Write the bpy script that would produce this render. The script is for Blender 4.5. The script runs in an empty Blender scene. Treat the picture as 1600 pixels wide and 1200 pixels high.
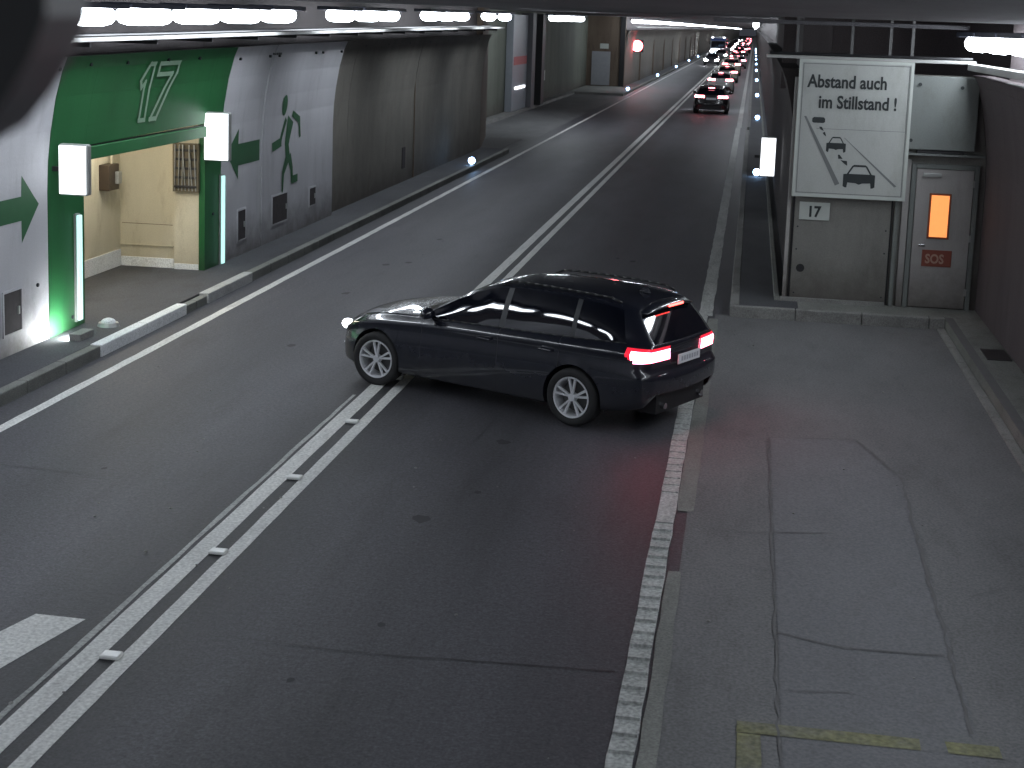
import bpy, bmesh, math, random
from mathutils import Vector, Matrix
random.seed(7)
C = bpy.context.scene.collection
sc = bpy.context.scene

# ------------------------------------------------------------------ camera
cam_d = bpy.data.cameras.new("camera")
cam = bpy.data.objects.new("camera", cam_d); C.objects.link(cam)
YAW, PITCH, ROLL = math.radians(-8.653), math.radians(9.0427), math.radians(-1.9635)
fw = Vector((math.sin(YAW)*math.cos(PITCH), math.cos(YAW)*math.cos(PITCH), -math.sin(PITCH)))
rt = Vector((math.cos(YAW), -math.sin(YAW), 0)); dn = fw.cross(rt)
r2 = rt*math.cos(ROLL) + dn*math.sin(ROLL); d2 = -rt*math.sin(ROLL) + dn*math.cos(ROLL)
m = Matrix((( r2.x, -d2.x, -fw.x, 0), (r2.y, -d2.y, -fw.y, 0), (r2.z, -d2.z, -fw.z, 4.3975), (0, 0, 0, 1)))
cam.matrix_world = m
cam_d.sensor_width = 36; cam_d.lens = 2383.06/1600*36
cam_d.shift_y = -(600-413.4)/1600
cam_d.clip_start = 0.1; cam_d.clip_end = 3000
cam_d.dof.use_dof = True; cam_d.dof.focus_distance = 19.0; cam_d.dof.aperture_fstop = 5.0
sc.camera = cam

# ------------------------------------------------------------------ world (closed tunnel, faint ambient only) and exposure
w = bpy.data.worlds.new("World"); sc.world = w; w.use_nodes = True
bg = w.node_tree.nodes["Background"]; bg.inputs[0].default_value = (0.55, 0.6, 0.75, 1); bg.inputs[1].default_value = 0.05
sc.view_settings.view_transform = 'Standard'; sc.view_settings.look = 'None'
sc.view_settings.exposure = 0.35; sc.view_settings.gamma = 1.0
LAMP = 20.0            # emission of the fluorescent tubes

# ------------------------------------------------------------------ materials
MATS = {}
def base_mat(name):
    mt = bpy.data.materials.new(name); mt.use_nodes = True
    nt = mt.node_tree; return mt, nt, nt.nodes["Principled BSDF"]
def N(nt, t, **k):
    n = nt.nodes.new(t)
    for a, b in k.items(): setattr(n, a, b)
    return n
def plain(name, col, rough=0.6, metal=0.0, coat=0.0, emit=None, es=0, var=0.12, vscale=6.0, bump=0.0, spec=0.5):
    """a solid colour broken up by faint noise"""
    if name in MATS: return MATS[name]
    mt, nt, p = base_mat(name); L = nt.links
    tc = N(nt, 'ShaderNodeTexCoord'); no = N(nt, 'ShaderNodeTexNoise'); no.inputs['Scale'].default_value = vscale; no.inputs['Detail'].default_value = 5
    L.new(tc.outputs['Object'], no.inputs['Vector'])
    mx = N(nt, 'ShaderNodeMix', data_type='RGBA'); a = [c*(1-var) for c in col]; b = [min(1, c*(1+var)) for c in col]
    mx.inputs[6].default_value = (*a, 1); mx.inputs[7].default_value = (*b, 1)
    L.new(no.outputs['Fac'], mx.inputs[0]); L.new(mx.outputs[2], p.inputs['Base Color'])
    p.inputs['Roughness'].default_value = rough; p.inputs['Metallic'].default_value = metal
    p.inputs['Coat Weight'].default_value = coat; p.inputs['Coat Roughness'].default_value = 0.03
    p.inputs['Specular IOR Level'].default_value = spec
    if emit: p.inputs['Emission Color'].default_value = (*emit, 1); p.inputs['Emission Strength'].default_value = es
    if bump:
        bp = N(nt, 'ShaderNodeBump'); bp.inputs['Strength'].default_value = bump; bp.inputs['Distance'].default_value = 0.02
        L.new(no.outputs['Fac'], bp.inputs['Height']); L.new(bp.outputs[0], p.inputs['Normal'])
    MATS[name] = mt; return mt
def grimy(name, c1, c2, stain, rough=0.8, s_stain=0.5, stretch=(1, 1, 0.25), grain=0.25, gscale=60, bump=0.3, spec=0.35):
    """concrete / asphalt / painted sheet: large blotches, stretched stains, fine grain"""
    if name in MATS: return MATS[name]
    mt, nt, p = base_mat(name); L = nt.links
    ge = N(nt, 'ShaderNodeNewGeometry')
    mp = N(nt, 'ShaderNodeMapping'); mp.inputs['Scale'].default_value = stretch; L.new(ge.outputs['Position'], mp.inputs['Vector'])
    n1 = N(nt, 'ShaderNodeTexNoise'); n1.inputs['Scale'].default_value = 0.9; n1.inputs['Detail'].default_value = 6; n1.inputs['Roughness'].default_value = 0.6
    L.new(mp.outputs[0], n1.inputs['Vector'])
    n2 = N(nt, 'ShaderNodeTexNoise'); n2.inputs['Scale'].default_value = 2.7; n2.inputs['Detail'].default_value = 8; n2.inputs['Roughness'].default_value = 0.7
    L.new(mp.outputs[0], n2.inputs['Vector'])
    n3 = N(nt, 'ShaderNodeTexNoise'); n3.inputs['Scale'].default_value = gscale; n3.inputs['Detail'].default_value = 3
    L.new(ge.outputs['Position'], n3.inputs['Vector'])
    r1 = N(nt, 'ShaderNodeMapRange'); r1.inputs[1].default_value = 0.35; r1.inputs[2].default_value = 0.65; L.new(n1.outputs['Fac'], r1.inputs[0])
    m1 = N(nt, 'ShaderNodeMix', data_type='RGBA'); m1.inputs[6].default_value = (*c1, 1); m1.inputs[7].default_value = (*c2, 1); L.new(r1.outputs[0], m1.inputs[0])
    r2_ = N(nt, 'ShaderNodeMapRange'); r2_.inputs[1].default_value = 0.52; r2_.inputs[2].default_value = 0.75; r2_.inputs[4].default_value = s_stain; L.new(n2.outputs['Fac'], r2_.inputs[0])
    m2 = N(nt, 'ShaderNodeMix', data_type='RGBA'); m2.inputs[7].default_value = (*stain, 1); L.new(m1.outputs[2], m2.inputs[6]); L.new(r2_.outputs[0], m2.inputs[0])
    r3 = N(nt, 'ShaderNodeMapRange'); r3.inputs[1].default_value = 0.3; r3.inputs[2].default_value = 0.7; r3.inputs[3].default_value = 1-grain; r3.inputs[4].default_value = 1+grain; L.new(n3.outputs['Fac'], r3.inputs[0])
    m3 = N(nt, 'ShaderNodeVectorMath', operation='SCALE'); L.new(m2.outputs[2], m3.inputs[0]); L.new(r3.outputs[0], m3.inputs['Scale'])
    L.new(m3.outputs[0], p.inputs['Base Color'])
    p.inputs['Roughness'].default_value = rough; p.inputs['Specular IOR Level'].default_value = spec
    bp = N(nt, 'ShaderNodeBump'); bp.inputs['Strength'].default_value = bump; bp.inputs['Distance'].default_value = 0.01
    L.new(n3.outputs['Fac'], bp.inputs['Height']); L.new(bp.outputs[0], p.inputs['Normal'])
    MATS[name] = mt; return mt
def splash(mt, top=0.9, col=(0.07, 0.06, 0.052), amt=0.75, space='world', rough=None):
    """road dirt thrown up on the lower part of a surface, ragged upper edge"""
    nt = mt.node_tree; L = nt.links; p = nt.nodes["Principled BSDF"]; src = p.inputs['Base Color'].links[0].from_socket
    if space == 'world': pos = N(nt, 'ShaderNodeNewGeometry').outputs['Position']
    else: pos = N(nt, 'ShaderNodeTexCoord').outputs['Object']
    sx = N(nt, 'ShaderNodeSeparateXYZ'); L.new(pos, sx.inputs[0])
    n = N(nt, 'ShaderNodeTexNoise'); n.inputs['Scale'].default_value = 2.2; n.inputs['Detail'].default_value = 8; n.inputs['Roughness'].default_value = .7; L.new(pos, n.inputs['Vector'])
    a = N(nt, 'ShaderNodeMath', operation='MULTIPLY_ADD'); L.new(n.outputs['Fac'], a.inputs[0]); a.inputs[1].default_value = -top*1.3; L.new(sx.outputs['Z'], a.inputs[2])
    r = N(nt, 'ShaderNodeMapRange'); r.inputs[1].default_value = -top*.55; r.inputs[2].default_value = top*.35; r.inputs[3].default_value = amt; r.inputs[4].default_value = 0; L.new(a.outputs[0], r.inputs[0])
    m_ = N(nt, 'ShaderNodeMix', data_type='RGBA'); m_.inputs[7].default_value = (*col, 1); L.new(src, m_.inputs[6]); L.new(r.outputs[0], m_.inputs[0]); L.new(m_.outputs[2], p.inputs['Base Color'])
    if rough is not None:
        rr = N(nt, 'ShaderNodeMapRange'); rr.inputs[3].default_value = p.inputs['Roughness'].default_value; rr.inputs[4].default_value = rough; L.new(r.outputs[0], rr.inputs[0]); L.new(rr.outputs[0], p.inputs['Roughness'])
        cc = N(nt, 'ShaderNodeMapRange'); cc.inputs[3].default_value = p.inputs['Coat Weight'].default_value; cc.inputs[4].default_value = .1; L.new(r.outputs[0], cc.inputs[0]); L.new(cc.outputs[0], p.inputs['Coat Weight'])
def emis(name, col, s, dull=(0.6, 0.6, 0.6)):
    if name in MATS: return MATS[name]
    mt, nt, p = base_mat(name)
    p.inputs['Base Color'].default_value = (*dull, 1); p.inputs['Roughness'].default_value = 0.3
    no = N(nt, 'ShaderNodeTexNoise'); no.inputs['Scale'].default_value = 8
    mr = N(nt, 'ShaderNodeMapRange'); mr.inputs[3].default_value = s*0.9; mr.inputs[4].default_value = s*1.1
    nt.links.new(no.outputs['Fac'], mr.inputs[0]); nt.links.new(mr.outputs[0], p.inputs['Emission Strength'])
    p.inputs['Emission Color'].default_value = (*col, 1); MATS[name] = mt; return mt

M_road   = grimy('asphalt_road', (0.058, 0.058, 0.066), (0.078, 0.077, 0.088), (0.034, 0.034, 0.037), rough=0.58, stretch=(1.0, 0.18, 1), s_stain=0.55, gscale=45, grain=0.3)
def wear(mt):      # oil-darkened band along the lane middles, polished paler wheel tracks, coarse aggregate
    nt = mt.node_tree; L = nt.links; p = nt.nodes["Principled BSDF"]; src = p.inputs['Base Color'].links[0].from_socket
    ge = N(nt, 'ShaderNodeNewGeometry'); sx = N(nt, 'ShaderNodeSeparateXYZ'); L.new(ge.outputs['Position'], sx.inputs[0])
    cr = N(nt, 'ShaderNodeValToRGB'); mr = N(nt, 'ShaderNodeMapRange'); mr.inputs[1].default_value = -8; mr.inputs[2].default_value = 0
    wob = N(nt, 'ShaderNodeTexNoise'); wob.inputs['Scale'].default_value = .5; L.new(ge.outputs['Position'], wob.inputs['Vector'])
    ad = N(nt, 'ShaderNodeMath', operation='MULTIPLY_ADD'); L.new(wob.outputs['Fac'], ad.inputs[0]); ad.inputs[1].default_value = .7; L.new(sx.outputs['X'], ad.inputs[2])
    L.new(ad.outputs[0], mr.inputs[0]); L.new(mr.outputs[0], cr.inputs[0])
    stops = [(0.0, .80), (.14, 1.16), (.26, .92), (.38, 1.22), (.47, .72), (.54, .62), (.63, 1.16), (.73, .88), (.85, 1.2), (.98, .82)]
    el = cr.color_ramp.elements; el[0].position, el[1].position = stops[0][0], stops[-1][0]
    for (a, b), e_ in zip((stops[0], stops[-1]), (el[0], el[1])): e_.color = (b/2, b/2, b/2, 1)
    for a, b in stops[1:-1]: e_ = el.new(a); e_.color = (b/2, b/2, b/2, 1)
    n4 = N(nt, 'ShaderNodeTexNoise'); n4.inputs['Scale'].default_value = 20; n4.inputs['Detail'].default_value = 6; n4.inputs['Roughness'].default_value = .8; L.new(ge.outputs['Position'], n4.inputs['Vector'])
    r4 = N(nt, 'ShaderNodeMapRange'); r4.inputs[1].default_value = .3; r4.inputs[2].default_value = .7; r4.inputs[3].default_value = 1.15; r4.inputs[4].default_value = 2.85; L.new(n4.outputs['Fac'], r4.inputs[0])
    m_ = N(nt, 'ShaderNodeMath', operation='MULTIPLY'); L.new(cr.outputs[0], m_.inputs[0]); L.new(r4.outputs[0], m_.inputs[1])
    v_ = N(nt, 'ShaderNodeVectorMath', operation='SCALE'); L.new(src, v_.inputs[0]); L.new(m_.outputs[0], v_.inputs['Scale']); L.new(v_.outputs[0], p.inputs['Base Color'])
wear(M_road)
M_bay    = grimy('asphalt_bay', (0.126, 0.127, 0.130), (0.160, 0.160, 0.163), (0.082, 0.080, 0.080), rough=0.78, stretch=(1.0, 0.35, 1), s_stain=0.5, gscale=40, grain=0.25)
M_patch  = grimy('asphalt_patch', (0.135, 0.137, 0.145), (0.155, 0.157, 0.165), (0.11, 0.105, 0.105), rough=0.75, stretch=(1, 0.4, 1), s_stain=0.4, gscale=40, grain=0.2)
M_walk   = grimy('asphalt_walk', (0.060, 0.062, 0.070), (0.078, 0.080, 0.088), (0.04, 0.037, 0.037), rough=0.8, stretch=(1, 0.5, 1), gscale=40)
M_seam   = plain('bitumen_seam', (0.120, 0.118, 0.120), 0.85, var=.2)
M_tar    = plain('tar_joint', (0.022, 0.022, 0.025), 0.5, var=.3)
M_oil    = plain('oil_stain', (0.036, 0.036, 0.040), 0.75, var=.3)
M_kerb   = grimy('kerb_concrete', (0.19, 0.19, 0.185), (0.26, 0.26, 0.25), (0.10, 0.09, 0.085), stretch=(1, .6, 1), s_stain=0.7)
M_kerbp  = grimy('kerb_pale', (0.36, 0.37, 0.37), (0.46, 0.47, 0.47), (0.22, 0.22, 0.22), stretch=(1, 1, 1), s_stain=0.7)
M_kerbd  = grimy('kerb_dirty', (0.16, 0.165, 0.155), (0.22, 0.225, 0.21), (0.10, 0.095, 0.09), stretch=(1, .6, 1), s_stain=0.7)
M_kerbw  = grimy('kerb_white', (0.70, 0.73, 0.74), (0.80, 0.82, 0.83), (0.45, 0.46, 0.46), stretch=(1, 1, 1), s_stain=0.6)  # white stones, colour made paler to include the lamp light on them
M_line   = grimy('paint_white', (0.60, 0.61, 0.60), (0.72, 0.72, 0.70), (0.36, 0.355, 0.35), rough=0.6, stretch=(3, 0.6, 1), s_stain=0.7, gscale=35)
M_lineg  = grimy('paint_worn', (0.34, 0.35, 0.34), (0.46, 0.47, 0.46), (0.20, 0.20, 0.20), rough=0.65, stretch=(3, 0.8, 1), s_stain=0.9, gscale=35, grain=0.35)
M_yel    = grimy('paint_yellow', (0.18, 0.18, 0.085), (0.155, 0.155, 0.115), (0.135, 0.132, 0.122), rough=0.7, stretch=(2, 2, 1), s_stain=0.95, gscale=25, grain=0.35)
M_conc   = grimy('wall_concrete', (0.160, 0.150, 0.132), (0.200, 0.188, 0.166), (0.115, 0.098, 0.080), stretch=(1, 1.0, 0.42), s_stain=0.6, bump=0.4)
M_concr  = grimy('wall_rusty', (0.120, 0.090, 0.068), (0.16, 0.125, 0.095), (0.07, 0.045, 0.035), stretch=(1, 1, 0.2), s_stain=0.8)
M_concg  = grimy('wall_green_grey', (0.095, 0.105, 0.085), (0.135, 0.145, 0.120), (0.06, 0.062, 0.05), stretch=(1, 1, 0.2), s_stain=0.7)
M_dark   = grimy('wall_soot', (0.085, 0.070, 0.074), (0.110, 0.092, 0.095), (0.055, 0.042, 0.043), stretch=(1, 1, 0.25))
M_soot   = grimy('wall_black', (0.030, 0.025, 0.026), (0.042, 0.035, 0.036), (0.02, 0.016, 0.016), stretch=(1, 1, 0.25))
M_white  = grimy('panel_white', (0.46, 0.46, 0.49), (0.53, 0.53, 0.56), (0.33, 0.33, 0.35), rough=0.55, stretch=(1, 1, 0.2), s_stain=0.6, grain=0.06, bump=0.05)
M_green  = grimy('panel_green', (0.013, 0.105, 0.031), (0.018, 0.128, 0.040), (0.009, 0.066, 0.020), rough=0.5, stretch=(1, 1, 0.2), s_stain=0.6, grain=0.08, bump=0.05)
M_greend = plain('paint_green_dark', (0.026, 0.110, 0.045), 0.6)
M_beige  = grimy('niche_beige', (0.50, 0.46, 0.34), (0.62, 0.57, 0.44), (0.33, 0.27, 0.17), rough=0.7, stretch=(1, 1, 0.35), s_stain=0.7, grain=0.08, bump=0.1)
M_end    = grimy('end_wall_grey', (0.185, 0.182, 0.170), (0.23, 0.227, 0.21), (0.13, 0.125, 0.115), stretch=(1, 1, 0.3), s_stain=0.6, grain=0.1, bump=0.1)
M_endl   = grimy('end_panel_pale', (0.17, 0.185, 0.18), (0.21, 0.225, 0.215), (0.13, 0.13, 0.115), stretch=(1, 1, 0.5), s_stain=0.7, grain=0.08, bump=0.05)
M_door   = grimy('door_grey', (0.34, 0.33, 0.32), (0.40, 0.38, 0.37), (0.22, 0.21, 0.20), rough=0.55, stretch=(1, 1, 0.3), s_stain=0.5, grain=0.06, bump=0.05)
M_metal  = plain('galvanised', (0.42, 0.43, 0.42), 0.45, 0.6, var=0.25, vscale=3)
M_trayd  = plain('tray_grey', (0.36, 0.36, 0.35), 0.5, 0.0, var=0.2, vscale=2)
M_rod    = plain('rod_grey', (0.10, 0.10, 0.10), 0.6)
M_dhouse = plain('lamp_housing', (0.05, 0.055, 0.08), 0.5)
M_black  = plain('black_plastic', (0.015, 0.015, 0.017), 0.5)
M_blackr = plain('rubber', (0.022, 0.022, 0.023), 0.8)
M_ceil   = grimy('ceiling_soot', (0.075, 0.073, 0.080), (0.100, 0.097, 0.106), (0.045, 0.043, 0.047), stretch=(1, .4, 1))
M_tube   = emis('tube_light', (0.86, 0.93, 1.0), LAMP)
M_tubew  = emis('niche_tube', (1.0, 0.95, 0.84), 18.0)
M_signw  = emis('sign_face', (0.92, 0.96, 1.0), 1.7)
M_bar    = emis('led_bar', (0.45, 0.85, 0.80), 0.95)
M_led    = emis('kerb_led', (0.35, 0.60, 1.0), 14.0)
M_red    = emis('red_signal', (1.0, 0.12, 0.14), 26.0)
M_tail   = emis('tail_lamp', (1.0, 0.02, 0.05), 0.9, (0.3, 0.01, 0.01))
M_core   = emis('tail_core', (1.0, 0.16, 0.24), 16.0, (0.3, 0.01, 0.01))
M_brake  = emis('brake_lamp', (1.0, 0.06, 0.05), 9.0, (0.3, 0.01, 0.01))
M_tailf  = emis('tail_lamp_far', (1.0, 0.22, 0.27), 17.0, (0.3, 0.01, 0.01))
M_head   = emis('head_lamp', (0.92, 0.95, 1.0), 14.0)
M_headf  = emis('head_lamp_far', (0.95, 0.96, 1.0), 110.0)
M_orange = emis('orange_pane', (1.0, 0.33, 0.10), 0.95, (0.5, 0.2, 0.05))
M_redp   = plain('sos_red', (0.22, 0.060, 0.040), 0.6)
M_sosl   = plain('sos_letters', (0.42, 0.26, 0.20), 0.6)
M_signb  = grimy('sign_board', (0.42, 0.435, 0.42), (0.46, 0.475, 0.455), (0.30, 0.30, 0.27), rough=0.55, stretch=(1, 1, .3), s_stain=.6, grain=.05, bump=.03)
M_signr  = plain('sign_rim', (0.50, 0.53, 0.50), 0.5, var=0.08)
M_ink    = plain('sign_ink', (0.022, 0.028, 0.030), 0.6)
M_inkg   = plain('sign_ink_grey', (0.17, 0.18, 0.18), 0.6)
M_paint  = plain('car_paint', (0.011, 0.013, 0.022), 0.26, 0.0, coat=1.0, var=0.05)
M_glass  = plain('car_glass', (0.003, 0.004, 0.009), 0.04, 0.0, coat=0.6, var=0.05)
M_trim   = plain('pillar_trim', (0.016, 0.018, 0.024), 0.42, spec=0.35)
M_chrome = plain('chrome', (0.6, 0.6, 0.62), 0.2, 1.0)
M_rim    = plain('alloy', (0.80, 0.81, 0.84), 0.35, 0.35, var=0.08)
M_disc   = plain('brake_disc', (0.10, 0.10, 0.10), 0.5, 0.6)
M_plate  = plain('number_plate', (0.70, 0.71, 0.74), 0.4)
M_stud   = plain('stud_white', (0.75, 0.76, 0.74), 0.3)

for m_ in (M_white, M_conc, M_concg, M_end, M_door): splash(m_)
splash(M_green, .6, (0.03, 0.05, 0.03), .5); splash(M_beige, .5, (0.30, 0.26, 0.19), .5)
splash(M_paint, .55, (0.050, 0.047, 0.045), .55, 'object', .6)
# ------------------------------------------------------------------ helpers
def finish(o, label=None, cat=None, group=None, kind=None):
    if label: o['label'] = label
    if cat: o['category'] = cat
    if group: o['group'] = group
    if kind: o['kind'] = kind
    return o
def link_bm(name, bm, mat, parent=None, smooth=False, loc=None):
    me = bpy.data.meshes.new(name); bm.to_mesh(me); bm.free(); me.materials.append(mat)
    if smooth:
        for f in me.polygons: f.use_smooth = True
    o = bpy.data.objects.new(name, me); C.objects.link(o)
    if parent: o.parent = parent
    if loc: o.location = loc
    return o
def empty(name, loc=(0, 0, 0), rz=0, **k):
    o = bpy.data.objects.new(name, None); C.objects.link(o); o.location = loc; o.rotation_euler.z = rz
    o.empty_display_size = 0.2
    return finish(o, **k)
def box(bm, x0, x1, y0, y1, z0, z1, bev=0.0):
    vs = [bm.verts.new(p) for p in ((x0,y0,z0),(x1,y0,z0),(x1,y1,z0),(x0,y1,z0),(x0,y0,z1),(x1,y0,z1),(x1,y1,z1),(x0,y1,z1))]
    fs = [bm.faces.new([vs[i] for i in q]) for q in ((3,2,1,0),(4,5,6,7),(0,1,5,4),(1,2,6,5),(2,3,7,6),(3,0,4,7))]
    if bev:
        es = list({e for f in fs for e in f.edges})
        bmesh.ops.bevel(bm, geom=es, offset=bev, segments=2, affect='EDGES', profile=0.5)
def boxo(name, dims, mat, parent=None, bev=0.0, **k):
    bm = bmesh.new(); box(bm, *dims, bev=bev)
    return finish(link_bm(name, bm, mat, parent), **k)
def cyl(bm, p0, p1, r0, r1=None, seg=12, caps=True):
    r1 = r0 if r1 is None else r1
    p0, p1 = Vector(p0), Vector(p1); d = (p1-p0).normalized()
    a = d.orthogonal().normalized(); b = d.cross(a); A, B = [], []
    for i in range(seg):
        t = 2*math.pi*i/seg; v = a*math.cos(t)+b*math.sin(t)
        A.append(bm.verts.new(p0+v*r0)); B.append(bm.verts.new(p1+v*r1))
    for i in range(seg):
        j = (i+1) % seg; bm.faces.new((A[i], A[j], B[j], B[i]))
    if caps: bm.faces.new(A[::-1]); bm.faces.new(B)
def sheet(name, pts, z, mat, **k):
    bm = bmesh.new(); bm.faces.new([bm.verts.new((x, y, z)) for x, y in pts])
    bm.normal_update()
    for f in bm.faces:
        if f.normal.z < 0: f.normal_flip()
    return finish(link_bm(name, bm, mat), **k)
def rise(y): return 0.48*(1-math.exp(-(y-18)/42)) if y > 18 else 0.0

# ------------------------------------------------------------------ ground, road, markings
S = dict(kind='structure')
Y0, Y1 = -25, 1100
sheet('road', [(-14, Y0), (5, Y0), (5, Y1), (-14, Y1)], 0.0, M_road, **S)
sheet('lay_by', [(-0.36, Y0), (3.2, Y0), (3.2, 23.6), (-0.36, 23.6)], 0.004, M_bay, **S)
sheet('lay_by_patch', [(0.42, 4), (1.62, 4), (1.70, 15.2), (1.35, 16.6), (0.42, 16.4)], 0.008, M_patch, **S)
def stripmesh(rects, z, jitter=0.0):
    bm = bmesh.new()
    for x0, x1, y0, y1 in rects:
        n = max(1, int((y1-y0)/0.35)) if jitter else 1
        pl = pr = None
        for i in range(n+1):
            y = y0+(y1-y0)*i/n; a = x0+random.uniform(-jitter, jitter); b = x1+random.uniform(-jitter, jitter)
            l, r = bm.verts.new((a, y, z)), bm.verts.new((b, y, z))
            if pl: bm.faces.new((pl, pr, r, l))
            pl, pr = l, r
    return bm
link_bm('road_line_edge', stripmesh([(-7.64, -7.51, -20, 60), (-7.64, -7.51, 60, 600)], 0.004, 0.006), M_line)['kind'] = 'structure'
link_bm('road_line_centre', stripmesh([(-4.35, -4.18, -20, 70), (-4.06, -3.93, -20, 70), (-4.35, -4.18, 70, 600), (-4.06, -3.93, 70, 600)], 0.004, 0.003), M_line)['kind'] = 'structure'
link_bm('road_line_old', stripmesh([(-4.43, -4.385, -20, 17)], 0.004, 0.008), M_lineg)['kind'] = 'structure'
# ribbed edge line on the right and the worn concrete strip beside it
bm = stripmesh([(-0.635, -0.47, -20, 23.4), (-0.61, -0.40, 23.4, 70), (-0.58, -0.36, 70, 500)], 0.006, 0.008)
y = 5.0
while y < 22:
    hgt = 0.022 if y < 13.2 else 0.010
    if not 13.3 < y < 14.1:
        box(bm, -0.63, -0.475, y, y+0.045, 0.002, 0.006+hgt)
    y += 0.235+random.uniform(-.006, .006)
link_bm('road_line_ribbed', bm, M_lineg)['kind'] = 'structure'
link_bm('road_strip', stripmesh([(-0.455, -0.335, -20, 12.0), (-0.455, -0.30, 13.6, 23.2)], 0.009, 0.012), M_kerbd)['kind'] = 'structure'
sheet('road_arrow', [(-4.95, 9.97), (-4.56, 9.96), (-4.75, 9.04), (-4.98, 8.0), (-5.30, 8.0), (-5.08, 9.48)], 0.004, M_line, **S)
link_bm('lay_by_marking', stripmesh([(0.14, 0.29, 5, 9.19), (0.14, 1.28, 9.2, 9.36), (1.44, 1.77, 9.2, 9.36)], 0.012, 0.004), M_yel)['kind'] = 'structure'
# seams and cracks
bm = bmesh.new()
def crack(pts, wd=0.02, z=0.0135):
    out = []
    for i in range(len(pts)-1):
        a, b = Vector(pts[i]), Vector(pts[i+1]); n = max(2, int((b-a).length/0.12))
        for j in range(n): out.append(a.lerp(b, j/n)+Vector((random.uniform(-.015, .015), random.uniform(-.012, .012))))
    out.append(Vector(pts[-1])); pv = None; crack.n = getattr(crack, 'n', 0)+1; z += .0005*(crack.n % 9)
    for i, q in enumerate(out):
        t = (out[min(i+1, len(out)-1)]-out[max(i-1, 0)]).normalized(); nrm = Vector((-t.y, t.x)); ww = wd*random.uniform(.15, .8)/2
        a, b = bm.verts.new((q.x+nrm.x*ww, q.y+nrm.y*ww, z)), bm.verts.new((q.x-nrm.x*ww, q.y-nrm.y*ww, z))
        if pv: bm.faces.new((pv[0], pv[1], b, a))
        pv = (a, b)
crack([(0.40, 5), (0.40, 16.4), (1.35, 16.6)], 0.035); crack([(1.35, 16.6), (1.70, 15.2), (1.62, 9.5)], 0.05)
crack([(-0.3, 13.2), (0.3, 13.15), (0.9, 13.3)], 0.025); crack([(0.42, 10.9), (0.9, 10.7), (1.6, 10.75)], 0.035)
crack([(0.45, 9.9), (0.9, 9.95)], 0.02); crack([(1.95, 12.0), (2.3, 12.3), (2.6, 12.1)], 0.03)
crack([(0.0, 12.3), (0.5, 12.2)], 0.02); crack([(1.9, 9.0), (2.2, 10.4)], 0.02)
link_bm('lay_by_seams', bm, M_seam)['kind'] = 'structure'
bm = bmesh.new()
crack([(-3.1, 17.2), (-2.6, 16.4), (-2.75, 15.0)], 0.02, 0.003); crack([(-3.2, 13.9), (-3.0, 12.6), (-3.3, 11.6)], 0.015, 0.003)
crack([(-7.2, 15.2), (-6.6, 15.0), (-6.1, 15.05)], 0.02, 0.003); crack([(-5.7, 14.6), (-5.2, 14.5)], 0.018, 0.003)
crack([(-1.9, 11.0), (-1.4, 10.9)], 0.015, 0.003); crack([(-3.0, 14.9), (-2.2, 14.7)], 0.014, 0.003)
crack([(-7.5, 13.4), (-6.0, 13.25), (-4.6, 13.3)], 0.02, 0.003); crack([(-3.8, 9.9), (-2.4, 9.85), (-0.7, 9.95)], 0.02, 0.003)
crack([(-2.9, 21.5), (-2.2, 22.0), (-0.8, 21.9)], 0.02, 0.003); crack([(-7.4, 21.0), (-5.9, 21.2)], 0.02, 0.003)
link_bm('road_cracks', bm, M_tar)['kind'] = 'structure'
bm = bmesh.new(); ro = random.Random(11)
for k in range(26):
    lane = ro.choice((-2.3, -2.3, -5.85)); cx_, cy_ = lane+ro.gauss(0, .35), ro.uniform(8, 30); r_ = ro.uniform(.02, .09)
    vs = [bm.verts.new((cx_+math.cos(a_*.7)*r_*ro.uniform(.6, 1.1), cy_+math.sin(a_*.7)*r_*ro.uniform(.8, 1.7), .0022+k*.00003)) for a_ in range(9)]
    bm.faces.new(vs)
finish(link_bm('oil_drips', bm, M_oil), 'dark oil drips scattered along the middle of both lanes', 'oil stains', kind='stuff')
# road studs between the two centre lines
first = None
for k in range(9):
    yy = 7.25+2.135*k
    if first is None:
        bm = bmesh.new(); box(bm, -0.07, 0.07, -0.055, 0.055, 0.002, 0.030, 0.012); box(bm, -0.055, 0.055, -0.058, -0.05, 0.008, 0.024)
        st = first = link_bm('road_stud', bm, M_stud)
    else:
        st = first.copy(); C.objects.link(st)
    st.location = (-4.115, yy, 0)
    ORDS = ['bottom edge', 'second from the bottom', 'third from the bottom', 'fourth from the bottom', 'nearest in front of the dark estate car']
    finish(st, 'white reflective stud between the centre lines, '+ORDS[k] if k < 5 else 'white reflective stud between the centre lines beyond the estate car', 'road stud', 'studs between the double centre lines')
# small debris on the road
rnd = random.Random(3)
bm = bmesh.new()
for k in range(70):
    x, yy = rnd.uniform(-7.3, 2.8), rnd.uniform(7.5, 24); s = rnd.uniform(.006, .018)
    bmesh.ops.create_icosphere(bm, subdivisions=1, radius=s, matrix=Matrix.Translation((x, yy, 0.012+s*.4)) @ Matrix.Diagonal((1, rnd.uniform(.6, 1.4), .5, 1)))
finish(link_bm('road_grit', bm, M_kerb), 'tiny pale specks of grit scattered over the asphalt', 'grit', kind='stuff')

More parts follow.
